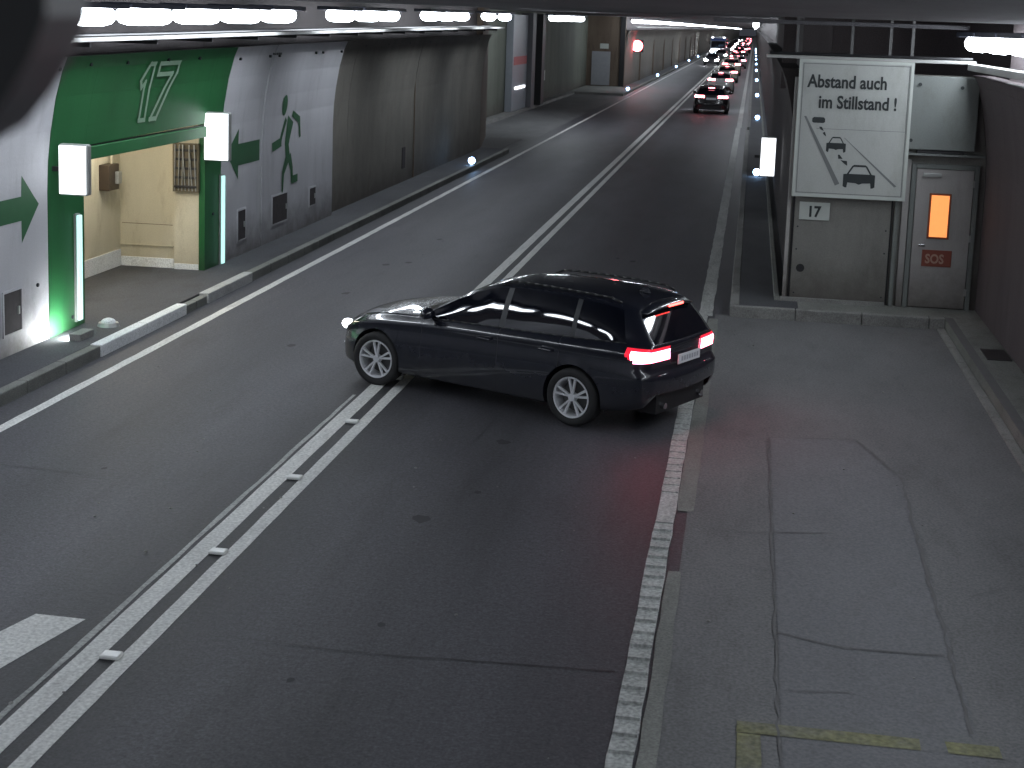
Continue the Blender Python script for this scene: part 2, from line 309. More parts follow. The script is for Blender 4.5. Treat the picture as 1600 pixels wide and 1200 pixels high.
# walkways and kerbs
def slab(name, dims, mat): return boxo(name, dims, mat, None, 0, kind='structure')
slab('pavement_left', (-9.2, -8.14, Y0, 51, -0.02, 0.146), M_walk)
slab('pavement_niche', (-10.6, -9.205, 18, 25, -0.02, 0.142), M_walk)
slab('pavement_right', (0.0, 0.9, 23.58, 400, -0.02, 0.176), M_walk)
slab('pavement_far', (-9.2, -8.14, 108, 600, -0.02, 0.146), M_walk)
slab('pavement_bay_end', (0.905, 3.8, 23.58, 24.6, -0.02, 0.174), M_kerbd)
slab('pavement_bay_side', (3.10, 3.8, Y0, 23.575, -0.02, 0.172), M_kerbd)
def kerb_run(name, x0, x1, ya, yb, h, mat, step=1.0, skip=()):
    bm = bmesh.new(); y = ya
    while y < yb-0.01:
        e = min(y+step, yb)
        if not any(a-0.01 <= y < b-0.01 for a, b in skip): box(bm, x0, x1, y+0.006, e-0.006, -0.02, h, 0.015)
        y = e
    return finish(link_bm(name, bm, mat), kind='structure')
kerb_run('kerb_left', -8.14, -8.0, -10, 18.0, 0.150, M_kerbd)
kerb_run('kerb_left_far', -8.14, -8.0, 24.0, 51.0, 0.150, M_kerbd)
kerb_run('kerb_left_distant', -8.14, -8.0, 108, 400, 0.150, M_kerbd, 4)
kerb_run('kerb_left_white', -8.15, -7.99, 18.0, 21.0, 0.156, M_kerbw, 1.5)
kerb_run('kerb_left_gutter', -8.14, -8.01, 21.0, 21.9, 0.120, M_kerbd, 0.45)
kerb_run('kerb_left_pale', -8.15, -7.99, 21.9, 24.0, 0.156, M_kerbp, 2.1)
kerb_run('kerb_right', -0.14, 0.0, 23.6, 66, 0.180, M_kerb)
kerb_run('kerb_right_far', -0.10, 0.04, 68, 400, 0.180, M_kerb, 4)
bm = bmesh.new(); x = -0.14
while x < 3.05:
    e = min(x+1.0, 3.1); box(bm, x+.005, e-.005, 23.44, 23.58, -0.02, 0.178, 0.014); x = e
finish(link_bm('kerb_bay_end', bm, M_kerb), kind='structure')
kerb_run('kerb_bay_side', 2.98, 3.10, -10, 23.43, 0.030, M_kerb)      # flat pale edging stones
boxo('gutter_bay_side', (3.101, 3.22, -10, 23.57, 0.0, 0.1745), M_seam, kind='structure')
boxo('ledge_right_wall', (0.54, 0.62, 24.2, 200, 0.10, 0.235), M_kerbd, kind='structure', bev=0.01)
boxo('ledge_bay_end', (0.625, 2.25, 24.2, 24.28, 0.10, 0.235), M_kerb, kind='structure', bev=0.01)

# ceiling, upper concrete behind the cladding
def ceil_bm():
    bm = bmesh.new(); ys = [Y0, 0, 18] + [18+4*i for i in range(1, 30)] + [160, 220, 300, 500, Y1]; pv = None
    for y in ys:
        z = 4.56+rise(y)*1.05
        a = [bm.verts.new(p) for p in ((-14, y, z), (5, y, z), (5, y, z+.5), (-14, y, z+.5))]
        if pv:
            for i in range(4): bm.faces.new((pv[i], a[i], a[(i+1) % 4], pv[(i+1) % 4]))
        pv = a
    return bm
finish(link_bm('ceiling', ceil_bm(), M_ceil), kind='structure')
boxo('rear_light_block', (-14, 5, Y0-.4, Y0, 0, 5), M_dark, kind='structure')  # unseen wall added behind the camera to close the tunnel to light

PROF = [(-8.80, 0.10), (-8.80, 1.3), (-8.80, 2.05), (-8.785, 2.45), (-8.745, 2.82), (-8.67, 3.25), (-8.575, 3.6), (-8.50, 3.77)]
def wx(z):
    for (xa, za), (xb, zb) in zip(PROF, PROF[1:]):
        if z <= zb: return xa+(xb-xa)*(max(z, za)-za)/(zb-za)
    return PROF[-1][0]
def cladding(y0, y1, mat, name, parent, z0=0.10, z1=3.77, dx=0.0, mir=None, thick=0.10, rs=0.75, seg=3.0):
    zs = sorted({z0, z1} | {z for _, z in PROF if z0 < z < z1}); bm = bmesh.new(); n = max(1, int(math.ceil((y1-y0)/seg))); rings = []
    for i in range(n+1):
        y = y0+(y1-y0)*i/n; k = rs*rise(y)/3.77; fr, bk = [], []
        for z in zs:
            x = wx(z)+dx; xb = x-thick
            if mir is not None: x, xb = mir-x, mir-xb
            fr.append(bm.verts.new((x, y, z*(1+k)))); bk.append(bm.verts.new((xb, y, z*(1+k))))
        rings.append((fr, bk))
    for (f0, b0), (f1, b1) in zip(rings, rings[1:]):
        for j in range(len(zs)-1):
            bm.faces.new((f0[j], f1[j], f1[j+1], f0[j+1])); bm.faces.new((b0[j], b0[j+1], b1[j+1], b1[j]))
        bm.faces.new((f0[-1], f1[-1], b1[-1], b0[-1])); bm.faces.new((f0[0], b0[0], b1[0], f1[0]))
    for fr, bk in (rings[0], rings[-1]):
        for j in range(len(zs)-1): bm.faces.new((fr[j], fr[j+1], bk[j+1], bk[j]))
    bmesh.ops.recalc_face_normals(bm, faces=bm.faces)
    return link_bm(name, bm, mat, parent)

def tess(poly):   # polygon (list of 2d) -> triangles by index
    from mathutils.geometry import tessellate_polygon
    return tessellate_polygon([[Vector((p[0], p[1], 0)) for p in poly]])
def wall_paint(polys, mat, name, parent, off=0.004):
    """flat paint on the curved cladding, polygons given in (y, z)"""
    bm = bmesh.new()
    for pi_, poly in enumerate(polys):
        vs = [bm.verts.new((pi_*.0012, a, b)) for a, b in poly]
        for t in tess(poly):
            try: bm.faces.new([vs[i] for i in t])
            except ValueError: pass
    for zc in [z for _, z in PROF]:
        bmesh.ops.bisect_plane(bm, geom=bm.verts[:]+bm.edges[:]+bm.faces[:], plane_co=(0, 0, zc), plane_no=(0, 0, 1))
    for v in bm.verts: v.co.x += wx(v.co.z)+off
    bm.normal_update()
    for f in bm.faces:
        if f.normal.x < 0: f.normal_flip()
    return link_bm(name, bm, mat, parent)

# ------------------------------------------------------------------ left tunnel wall
lw = empty('tunnel_wall', (-8.8, 17, 0), label='left tunnel wall of white and green curved cladding panels around doorway 17', cat='wall')
lw.location = (0, 0, 0)
cladding(-25, 14.9, M_white, 'white_panel', lw); cladding(14.93, 18.22, M_white, 'white_panel', lw)
cladding(18.24, 19.30, M_green, 'green_panel', lw)
cladding(19.302, 23.92, M_green, 'green_panel', lw, z0=2.56)
cladding(23.922, 24.70, M_green, 'green_panel', lw)
cladding(24.715, 26.86, M_white, 'white_panel', lw); cladding(26.92, 31.7, M_white, 'white_panel', lw)
boxo('lintel', (-8.86, -8.74, 19.28, 23.95, 2.37, 2.545), M_green, lw, 0.01)
boxo('lintel_shadow_gap', (-8.84, -8.80, 19.31, 23.91, 2.545, 2.562), M_black, lw)
# painted arrows, runner, 17
wall_paint([[(16.3, 1.77), (17.5, 1.77), (17.5, 1.49), (17.97, 1.93), (17.5, 2.33), (17.5, 2.07), (16.3, 2.07)]], M_greend, 'arrow', lw)
wall_paint([[(24.98, 2.0), (25.57, 2.40), (25.57, 2.13), (26.74, 2.13), (26.74, 1.75), (25.57, 1.75), (25.57, 1.50)]], M_greend, 'arrow', lw)
def ellipse(cy, cz, ry, rz, n=18): return [(cy+ry*math.cos(2*math.pi*i/n), cz+rz*math.sin(2*math.pi*i/n)) for i in range(n)]
def stroke(pts, w0):
    L, R = [], []
    for i, p in enumerate(pts):
        a, b = Vector(pts[max(i-1, 0)]), Vector(pts[min(i+1, len(pts)-1)]); t = (b-a).normalized(); n = Vector((-t.y, t.x)); ww = w0[i] if isinstance(w0, (list, tuple)) else w0
        L.append((p[0]+n.x*ww/2, p[1]+n.y*ww/2)); R.append((p[0]-n.x*ww/2, p[1]-n.y*ww/2))
    return L+R[::-1]
wall_paint([ellipse(28.14, 2.68, 0.16, 0.20),
            stroke([(28.60, 2.40), (28.40, 1.92), (28.50, 1.58)], [0.40, 0.25, 0.28]),
            stroke([(28.30, 2.42), (28.05, 2.1), (27.98, 1.98)], 0.12), stroke([(28.05, 1.99), (27.48, 1.92)], 0.17),
            stroke([(28.68, 2.50), (29.16, 2.36), (29.26, 2.0)], [0.12, 0.14, 0.10]),
            stroke([(28.55, 1.68), (28.72, 1.42), (28.75, 1.16)], [0.24, 0.15, 0.13]), stroke([(28.70, 1.20), (29.12, 1.21)], 0.15),
            stroke([(28.45, 1.68), (28.16, 1.38), (28.12, 1.00)], [0.24, 0.14, 0.08])], M_greend, 'running_figure', lw)
def outline(poly, wd):
    out = []
    for i in range(len(poly)):
        a, b = Vector(poly[i]), Vector(poly[(i+1) % len(poly)]); t = (b-a).normalized()*wd/2
        out.append(stroke([tuple(a-t), tuple(b+t)], wd))
    return out
M_seventeen = plain('number_paint', (0.22, 0.34, 0.24), 0.6)
one = [(21.03, 2.80), (21.25, 2.80), (21.25, 3.62), (21.07, 3.62), (20.86, 3.38), (20.93, 3.28), (21.03, 3.36)]
sev = [(21.42, 2.80), (21.66, 2.80), (22.18, 3.48), (22.18, 3.62), (21.42, 3.62), (21.42, 3.46), (21.98, 3.46)]
wall_paint(outline(one, 0.065)+outline(sev, 0.065), M_seventeen, 'number', lw, 0.006)
# recessed hatches with dark doors
def hatch(y0, y1, z0, z1, mat=M_black):
    bm = bmesh.new(); x = wx((z0+z1)/2)
    for a, b, c, d in ((y0-.03, y0, z0-.03, z1+.03), (y1, y1+.03, z0-.03, z1+.03), (y0, y1, z1, z1+.03), (y0, y1, z0-.03, z0)):
        box(bm, x-.01, x+.016, a, b, c, d)
    h = link_bm('hatch_frame', bm, M_white, lw)
    boxo('hatch_door', (x-.01, x+.006, y0, y1, z0, z1), mat, h)
    boxo('hatch_latch', (x+.006, x+.020, y1-.09, y1-.05, (z0+z1)/2-.05, (z0+z1)/2+.05), M_metal, h)
M_hatch = plain('hatch_dark', (0.045, 0.038, 0.042), 0.85, var=.4, vscale=9)
hatch(17.0, 17.45, 0.42, 0.93, M_hatch); hatch(25.56, 25.97, 0.42, 0.94, M_hatch); hatch(27.52, 28.45, 0.46, 0.98, M_hatch); hatch(29.98, 30.42, 0.54, 0.89, M_hatch)
bm = bmesh.new()
for y, z in ((18.12, 3.62), (19.0, 3.66), (20.2, 3.66), (21.7, 3.67), (23.0, 3.67), (25.0, 3.62), (26.6, 3.64), (27.15, 3.64), (29.5, 3.66), (30.0, 3.66), (31.4, 3.66), (16.9, 3.6), (17.9, .9), (24.3, 1.05), (18.9, .3)):
    cyl(bm, (wx(z)-.02, y, z), (wx(z)+.02, y, z), 0.025, seg=8)
for y in (26.75, 26.95, 27.1): box(bm, wx(3.7), wx(3.7)+.02, y-.08, y+.04, 3.66, 3.70)
link_bm('bolts', bm, M_ink, lw)

cw = empty('tunnel_wall', label='stained brown concrete wall between the white panels and the far lay-by', cat='wall')
cladding(31.72, 33.4, M_conc, 'concrete_panel', cw, dx=-.13); cladding(33.42, 40.19, M_conc, 'concrete_panel', cw, dx=-.13); cladding(40.23, 50.5, M_conc, 'concrete_panel', cw, dx=-.13)
boxo('conduit', (-8.92, -8.895, 40.195, 40.225, 0.15, 3.0), M_concr, cw)
boxo('slot', (-8.94, -8.915, 38.9, 39.25, 0.5, 1.05), M_hatch, cw)
bm = bmesh.new()
for y in (34, 36.2, 38.5, 41, 43.5, 46, 48.5): cyl(bm, (-8.8, y, 3.66+rise(y)*.7), (-8.68, y, 3.66+rise(y)*.7), 0.035, seg=8)
link_bm('bolts', bm, M_ink, cw)
# stub wall angling back into the far lay-by
bm = bmesh.new()
for (xa, ya), (xb, yb) in (((-8.93, 50.52), (-9.85, 57.0)),):
    dxx, dyy = xb-xa, yb-ya; v = []
    for z in (0.1, 5.2):
        v += [bm.verts.new((xa, ya, z)), bm.verts.new((xb, yb, z)), bm.verts.new((xb-.5, yb, z)), bm.verts.new((xa-.5, ya, z))]
    for q in ((0,1,5,4),(1,2,6,5),(2,3,7,6),(3,0,4,7),(4,5,6,7)): bm.faces.new([v[i] for i in q])
    bmesh.ops.recalc_face_normals(bm, faces=bm.faces)
finish(link_bm('return_wall', bm, M_concr), 'rust stained return wall angling into the far lay-by', 'wall')
# solid concrete behind the cladding
uw = boxo('upper_wall', (-9.6, -9.12, Y0, 18.2, 0.0, 5.0), M_soot, label='sooty concrete behind the left cladding near the camera', cat='wall')
uw2 = boxo('upper_wall', (-9.6, -9.12, 24.75, 50.4, 0.0, 5.1), M_soot, label='sooty concrete band above the left cladding and cable tray', cat='wall')
boxo('upper_wall', (-9.55, -9.12, 18.21, 24.74, 2.75, 5.0), M_soot, label='sooty concrete above the green doorway', cat='wall')

# ------------------------------------------------------------------ doorway niche
nw = empty('niche', (0, 0, 0), label='beige lit escape niche inside the green doorway', cat='niche')
boxo('back_wall', (-10.45, -10.30, 18.6, 24.15, 0.14, 2.85), M_beige, nw)
boxo('end_wall', (-10.30, -9.34, 24.0, 24.15, 0.14, 2.85), M_beige, nw)
boxo('door_jamb', (-9.33, -8.905, 23.93, 24.13, 0.14, 2.85), M_beige, nw)
boxo('near_wall', (-10.30, -8.905, 18.6, 19.25, 0.14, 2.85), M_beige, nw)
boxo('niche_ceiling', (-10.45, -8.905, 18.6, 24.15, 2.60, 2.70), M_beige, nw)
boxo('skirting', (-10.30, -9.36, 23.97, 24.0, 0.50, 0.515), M_beige, nw)
boxo('pale_glow_strip', (-10.28, -9.36, 23.975, 24.0, 0.143, 0.30), M_kerbw, nw); boxo('pale_glow_strip', (-10.30, -10.28, 19.3, 23.97, 0.143, 0.42), M_kerbw, nw); boxo('pale_glow_strip', (-9.325, -8.91, 23.915, 23.93, 0.143, 0.24), M_kerbw, nw)  # pale strips paint the bright glow along the foot of the niche walls
boxo('panel_joint', (-10.27, -9.38, 23.994, 24.0, 0.86, 0.868), M_concr, nw)
bx = empty('hydrant_box', (-10.22, 23.35, 1.70), label='small dark brown box on the beige niche wall', cat='box')
M_brown = plain('brown_box', (0.045, 0.030, 0.020), 0.5, var=.3)
boxo('box_body', (-0.08, 0.10, -0.20, 0.20, -0.22, 0.20), M_brown, bx, 0.015)
boxo('gauge', (0.10, 0.16, 0.02, 0.17, -0.12, 0.08), M_metal, bx, 0.01)
bm = bmesh.new(); cyl(bm, (0, 0.12, 0.2), (0, 0.12, 0.85), 0.02); link_bm('pipe', bm, M_beige, bx)
cb = empty('cable_cabinet', (-9.08, 23.93, 1.45), label='dark open cable cabinet high on the right door jamb', cat='cabinet')
boxo('cabinet_frame', (-0.24, 0.20, -0.09, 0.0, 0.0, 0.80), plain('cab_dark', (0.11, 0.09, 0.055), .6, var=.3), cb)
bm = bmesh.new()
for k in range(5): box(bm, -0.21, 0.17, -0.115, -0.09, 0.07+k*0.15, 0.11+k*0.15, 0.006)
link_bm('terminal_rail', bm, M_black, cb)
bm = bmesh.new()
for k in range(7): cyl(bm, (-0.2+.06*k, -0.10, 0.02), (-0.2+.06*k+random.uniform(-.05, .05), -0.13, 0.78), 0.009, seg=6)
link_bm('cables', bm, M_metal, cb)
bm = bmesh.new(); box(bm, -9.7, -9.55, 19.6, 23.2, 2.50, 2.56, 0.01)
nl = link_bm('niche_lamp', bm, M_tubew); finish(nl, 'warm tube lamp on the ceiling of the beige niche', 'lamp')
# vertical LED bars
for y, z0, z1, lb in ((19.03, 0.24, 1.66, 'pale cyan vertical light bar on the near green door frame'), (24.66, 0.16, 1.66, 'pale cyan vertical light bar on the far green door frame')):
    e = empty('light_bar', (-8.76, y, 0), label=lb, cat='light', group='light bars on the green door frame')
    boxo('bar_lens', (0.0, 0.035, -0.055, 0.055, z0, z1), M_bar, e, 0.008)
    boxo('bar_back', (-0.035, 0.0, -0.065, 0.065, z0-.02, z1+.02), M_metal, e)
# floor light on the walkway
fl = empty('floor_light', (-8.42, 19.2, 0.146), label='small white dome light on the walkway at the niche threshold', cat='light')
bm = bmesh.new(); cyl(bm, (0, 0, 0), (0, 0, 0.05), 0.15, 0.13, 16); link_bm('base', bm, M_metal, fl)
bm = bmesh.new(); bmesh.ops.create_uvsphere(bm, u_segments=14, v_segments=8, radius=0.10, matrix=Matrix.Translation((0, 0, .05)) @ Matrix.Diagonal((1, 1, .6, 1))); link_bm('dome', bm, M_kerbw, fl, True)
wl = empty('wall_washer', (-8.42, 18.35, 0.146), label='low spotlight at the foot of the wall flooding the green and white panels', cat='light')
bm = bmesh.new(); box(bm, -.08, .08, -.20, .20, 0, .09, .01); link_bm('housing', bm, M_kerb, wl)
bm = bmesh.new(); box(bm, -.085, -.078, -.18, .18, .015, .08); link_bm('lens', bm, emis('washer', (.95, 1, 1), 260), wl)

# illuminated boxes facing the traffic
def lit_box(loc, wd, ht, label, group, mat=M_signw, marks=True):
    e = empty('illuminated_sign', loc, label=label, cat='sign', group=group)
    bm = bmesh.new(); box(bm, -wd/2, wd/2, 0, 0.14, -ht/2, ht/2, 0.03); link_bm('housing', bm, M_metal, e)
    bm = bmesh.new(); box(bm, -wd/2+.02, wd/2-.02, -0.02, 0.0, -ht/2+.02, ht/2-.02, 0.006); link_bm('lit_face', bm, mat, e)
    boxo('bracket', (-wd/2-.12, -wd/2, 0.04, 0.09, -0.03, 0.03), M_black, e)
lit_box((-8.49, 18.30, 2.34), 0.40, 0.66, 'white glowing sign box left of the green doorway', 'glowing sign boxes on the walls')
lit_box((-8.58, 23.86, 2.38), 0.44, 0.80, 'white glowing sign box right of the green doorway', 'glowing sign boxes on the walls')
lit_box((0.45, 35.0, 1.57), 0.36, 0.90, 'white glowing sign box on the wall left of the big traffic sign', 'glowing sign boxes on the walls')

# ------------------------------------------------------------------ cable tray + luminaires on the left
def tray_bm(x0, x1, ys, zf, hgt=0.05):
    bm = bmesh.new(); pv = None
    for y in ys:
        z = zf(y); a = [bm.verts.new(p) for p in ((x0, y, z), (x1, y, z), (x1, y, z+hgt), (x0, y, z+hgt))]
        if pv:
            for i in range(4): bm.faces.new((pv[i], pv[(i+1) % 4], a[(i+1) % 4], a[i]))
        else: bm.faces.new(a)
        pv = a
    bm.faces.new(pv[::-1]); bmesh.ops.recalc_face_normals(bm, faces=bm.faces)
    return bm
tr = empty('cable_tray', label='long pale cable tray running above the left wall panels', cat='cable tray')
link_bm('tray_lip', tray_bm(-8.225, -8.16, [17.3+i*3 for i in range(12)]+[50.3], lambda y: 3.968+rise(y)*.78, 0.05), M_trayd, tr)
link_bm('tray', tray_bm(-8.62, -8.228, [17.3+i*3 for i in range(12)]+[50.3], lambda y: 3.955+rise(y)*.78, 0.03), M_soot, tr)
for i in range(15):
    y = 18.2+i*2.2; boxo('tray_bracket', (-9.1, -8.2, y, y+.05, 3.90+rise(y)*.78, 3.962+rise(y)*.78), M_black, tr)
cbm = bmesh.new()
for k in range(4): 
    pv = None
    for i in range(12):
        y = 17.4+i*3
        p = Vector((-8.55+k*.07, y, 4.035+rise(y)*.78))
        if pv: cyl(cbm, pv, p, 0.02, seg=6, caps=False)
        pv = p
link_bm('cables', cbm, M_black, tr)
tr2 = empty('cable_tray', label='distant pale cable tray along the left wall beyond the far lay-by', cat='cable tray')
link_bm('tray', tray_bm(-8.62, -8.18, [109+i*12 for i in range(25)], lambda y: 3.965+rise(y)*.78, 0.05), M_trayd, tr2)

def lamp_proto(ln=1.72, wd=0.24):
    e = empty('tunnel_lamp')
    bm = bmesh.new(); box(bm, -wd/2-.09, wd/2+.09, -ln/2-.06, ln/2+.06, 0.09, 0.16, 0.015); link_bm('housing', bm, M_dhouse, e)
    bm = bmesh.new(); r = 0.125; n = 12; rings = []
    for y, s in ((-ln/2, .30), (-ln/2+.06, .62), (-ln/2+.16, .88), (-ln/2+.30, 1), (ln/2-.30, 1), (ln/2-.16, .88), (ln/2-.06, .62), (ln/2, .30)):
        rings.append([bm.verts.new((math.cos(math.pi*2*i/n)*wd/2*s, y, math.sin(math.pi*2*i/n)*r*s)) for i in range(n)])
    for a, b in zip(rings, rings[1:]):
        for i in range(n): bm.faces.new((a[i], b[i], b[(i+1) % n], a[(i+1) % n]))
    bm.faces.new(rings[0]); bm.faces.new(rings[-1][::-1]); bmesh.ops.recalc_face_normals(bm, faces=bm.faces)
    link_bm('diffuser', bm, M_tube, e, True)
    return e
def copy_tree(o, parent=None):
    c = o.copy(); C.objects.link(c)
    if parent: c.parent = parent; c.matrix_parent_inverse = o.matrix_parent_inverse
    for ch in o.children: copy_tree(ch, c)
    return c
LP = lamp_proto(); used = [False]
def lamp(x, y, z, label, group):
    o = LP if not used[0] else copy_tree(LP); used[0] = True
    o.location = (x, y, z); finish(o, label, 'lamp', group); return o
G1 = 'fluorescent tunnel lamps above the left wall'
ORD = ['first', 'second', 'third', 'fourth', 'fifth', 'sixth', 'seventh', 'eighth', 'ninth', 'tenth', 'eleventh', 'twelfth']
row = [17.35, 19.25, 21.15, 23.05, 24.95, 28.9, 30.95, 32.75, 37.2, 39.2, 41.2, 45.6, 48.6, 60.6, 62.6, 64.6, 66.6, 68.6, 70.2]
for k, y in enumerate(row):
    if k < 5: lb = 'white tunnel lamp, %s from the left in the nearest row of five' % ORD[k]
    elif k < 8: lb = 'white tunnel lamp, %s from the left in the middle group of three' % ORD[k-5]
    elif k < 11: lb = 'white tunnel lamp, %s from the left in the small group of three above bare concrete' % ORD[k-8]
    elif k < 13: lb = '%s of two lone white lamps above the end of the concrete wall' % ORD[k-11]
    else: lb = 'one of the white lamps merged in a bar above the far lay-by'
    lamp(-7.9, y, 4.30+rise(y)*0.98, lb, G1)
k = 0; y = 101.5
while y < 900:
    lamp(-7.9, y, 4.30+rise(y)*0.98, 'one of the distant white lamps merging into a dotted line', 'distant tunnel lamps in a dotted line')
    y += 2.6 if y < 140 else 3.6 if y < 200 else 8 if y < 420 else 20
# lamps of the left row behind and beside the camera, out of frame
for y in (-12, -8, -4, 0, 4, 8.2, 10.9, 13.05, 15.2):
    lamp(-7.9, y, 4.30, 'white tunnel lamp over the left lane beside the camera', 'lamps out of frame')
for k, y in enumerate((19.6, 21.6, 23.6)):
    lamp(3.27, y, 4.31, 'white lamp above the lay-by side wall, %s from the corner' % ORD[2-k], 'lamps above the lay-by side wall')
k = 0; y = 57.0  # lamp row added to brighten the far right lane
while y < 900:
    lamp(0.02, y, 4.30+rise(y)*0.98, 'one of the added distant white lamps bunched above the right kerb', 'added fill lamps above the right kerb')
    y += 3.4 if y < 140 else 5 if y < 200 else 9 if y < 420 else 20
for y in [-13+2.15*i for i in range(15)]:
    lamp(3.27, y, 4.31, 'white lamp above the lay-by side wall beside the camera', 'lamps out of frame')

# ------------------------------------------------------------------ right side: wall, bay end wall
MR = -8.05   # mirror constant: x -> MR - x
rw = empty('tunnel_wall', label='right tunnel wall receding behind the big traffic sign', cat='wall')
cladding(24.52, 130, M_soot, 'wall_panel', rw, mir=MR, rs=.75, thick=.3)
cladding(130, 900, M_soot, 'wall_panel', rw, mir=MR, rs=.75, thick=.3, seg=30)
boxo('upper_wall', (0.75, 1.2, 24.6, 900, 3.6, 5.2), M_soot, rw)
sw = empty('side_wall', label='dark sooty side wall of the lay-by at the right edge', cat='wall')
cladding(-25, 24.5, M_dark, 'wall_panel', sw, mir=-5.15, thick=.3)
boxo('upper_wall', (3.9, 4.4, -25, 24.5, 3.5, 5.0), M_dark, sw)

ew = empty('end_wall', (0, 24.35, 0), label='grey end wall of the lay-by with a flush hatch and a call booth door', cat='wall')
boxo('wall_slab', (0.72, 3.75, 0.02, 0.30, 0.15, 3.80), M_end, ew)
boxo('niche_cover', (0.78, 2.26, -0.03, 0.02, 0.20, 1.86), M_end, ew, 0.006)
boxo('cover_gap', (0.745, 0.78, -0.004, 0.02, 0.18, 1.9), M_black, ew); boxo('cover_gap', (2.26, 2.285, -0.004, 0.02, 0.18, 1.9), M_black, ew)
bm = bmesh.new(); cyl(bm, (0.92, -0.034, 0.70), (0.92, -0.028, 0.70), 0.065, seg=20); link_bm('round_hole', bm, M_black, ew)
boxo('post', (2.31, 2.37, -0.09, 0.02, 0.17, 2.6), M_endl, ew, 0.008); boxo('post', (2.42, 2.52, -0.03, 0.02, 0.17, 2.5), M_door, ew, 0.008)
boxo('post', (0.66, 0.715, -0.05, 0.02, 0.17, 3.7), M_door, ew, 0.008)
boxo('upper_panel', (2.42, 3.44, -0.10, 0.02, 2.66, 3.79), M_endl, ew, 0.01)
bm = bmesh.new()
for x, z in ((2.55, 3.66), (3.18, 3.63), (2.47, 2.80)): cyl(bm, (x, -0.12, z), (x, -0.10, z), 0.028, seg=10)
link_bm('bolt', bm, M_ink, ew)
boxo('panel_ledge', (2.38, 3.60, -0.16, 0.02, 2.575, 2.605), M_endl, ew); boxo('panel_slot', (2.58, 3.28, -0.12, 0.0, 2.61, 2.65), M_black, ew)
boxo('door_frame', (2.53, 2.60, -0.05, 0.02, 0.17, 2.44), M_endl, ew, .006); boxo('door_frame', (3.48, 3.55, -0.05, 0.02, 0.17, 2.44), M_endl, ew, .006); boxo('door_frame', (2.60, 3.48, -0.05, 0.02, 2.37, 2.44), M_endl, ew, .006)
dr = boxo('door', (2.61, 3.47, -0.035, 0.02, 0.19, 2.36), M_door, ew, 0.006)
boxo('window_frame', (2.825, 3.155, -0.055, -0.036, 1.28, 1.99), plain('orange_frame', (0.25, 0.07, 0.03), .5), dr, .004)
boxo('window_pane', (2.855, 3.125, -0.062, -0.056, 1.31, 1.96), M_orange, dr)
boxo('door_handle', (2.71, 2.81, -0.08, -0.045, 1.155, 1.185), M_chrome, dr, .006)

def text_mesh(name, s, size, mat, parent, loc, rot=(math.pi/2, 0, 0), sx=1.0, ext=0.003, bold=0.0, shear=0.0):
    cu = bpy.data.curves.new(name, 'FONT'); cu.body = s; cu.size = size; cu.extrude = ext; cu.offset = bold; cu.shear = shear; cu.resolution_u = 3
    t = bpy.data.objects.new(name, cu); C.objects.link(t); bpy.context.view_layer.update()
    me = bpy.data.meshes.new_from_object(t.evaluated_get(bpy.context.evaluated_depsgraph_get()))
    bpy.data.objects.remove(t)
    me.materials.clear(); me.materials.append(mat)
    o = bpy.data.objects.new(name, me); C.objects.link(o); o.parent = parent; o.location = loc; o.rotation_euler = rot; o.scale = (sx, 1, 1)
    return o
for z in (.40, 1.25, 2.1): boxo('hinge', (3.455, 3.49, -0.06, -0.034, z, z+.11), M_metal, dr, .004)
boxo('closer', (2.70, 2.98, -0.075, -0.036, 2.24, 2.30), M_metal, dr, .006)
bm = bmesh.new()
for x in (0.84, 2.20):
    for z in (.30, 1.0, 1.36): cyl(bm, (x, -0.036, z), (x, -0.03, z), 0.014, seg=8)
link_bm('screws', bm, M_ink, ew)
sp = boxo('sos_panel', (2.775, 3.225, -0.045, -0.036, 0.84, 1.10), M_redp, dr)
text_mesh('sos_letters', 'SOS', 0.20, M_sosl, sp, (2.825, -0.049, 0.895), sx=0.82, bold=0.006)

# 17 plate
pl = empty('number_plate_board', (1.085, 24.30, 1.615), label='small white plate reading 17 under the big traffic sign', cat='sign')
boxo('board', (-0.235, 0.235, 0.0, 0.018, -0.14, 0.14), M_signr, pl, .004)
text_mesh('digits', '17', 0.235, M_ink, pl, (-0.115, -0.004, -0.085), sx=0.9, bold=0.008)

# big sign: 1.70 wide, 2.09 high
sg = empty('traffic_sign', (0.725, 24.17, 1.87), label='large pale board reading Abstand auch im Stillstand with queueing cars', cat='sign')
SWD, SHT = 1.70, 2.10
boxo('board', (0.0, SWD, 0.0, 0.035, 0.0, SHT), M_signb, sg, .006)
bm = bmesh.new()
for a, b, c, d in ((-.015, .03, -.015, SHT+.015), (SWD-.03, SWD+.015, -.015, SHT+.015), (.03, SWD-.03, SHT-.03, SHT+.015), (.03, SWD-.03, -.015, .03)): box(bm, a, b, -0.012, 0.05, c, d)
link_bm('rim', bm, M_signr, sg)
bm = bmesh.new()
for a, b, c, d in ((.045, .056, .045, SHT-.045), (SWD-.056, SWD-.045, .045, SHT-.045), (.056, SWD-.056, SHT-.056, SHT-.045), (.056, SWD-.056, .045, .056)): box(bm, a, b, -0.003, 0.0, c, d)
link_bm('border_line', bm, M_inkg, sg)
boxo('bracket', (0.2, 0.26, 0.05, 0.17, 0.2, SHT-.1), M_metal, sg); boxo('bracket', (1.4, 1.46, 0.05, 0.17, 0.2, SHT-.1), M_metal, sg)
text_mesh('lettering', 'Abstand auch', 0.275, M_ink, sg, (0.125, -0.004, SHT*(1-.195)), sx=0.80, bold=0.007)
text_mesh('lettering', 'im Stillstand !', 0.275, M_ink, sg, (0.305, -0.004, SHT*(1-.345)), sx=0.80, bold=0.007)
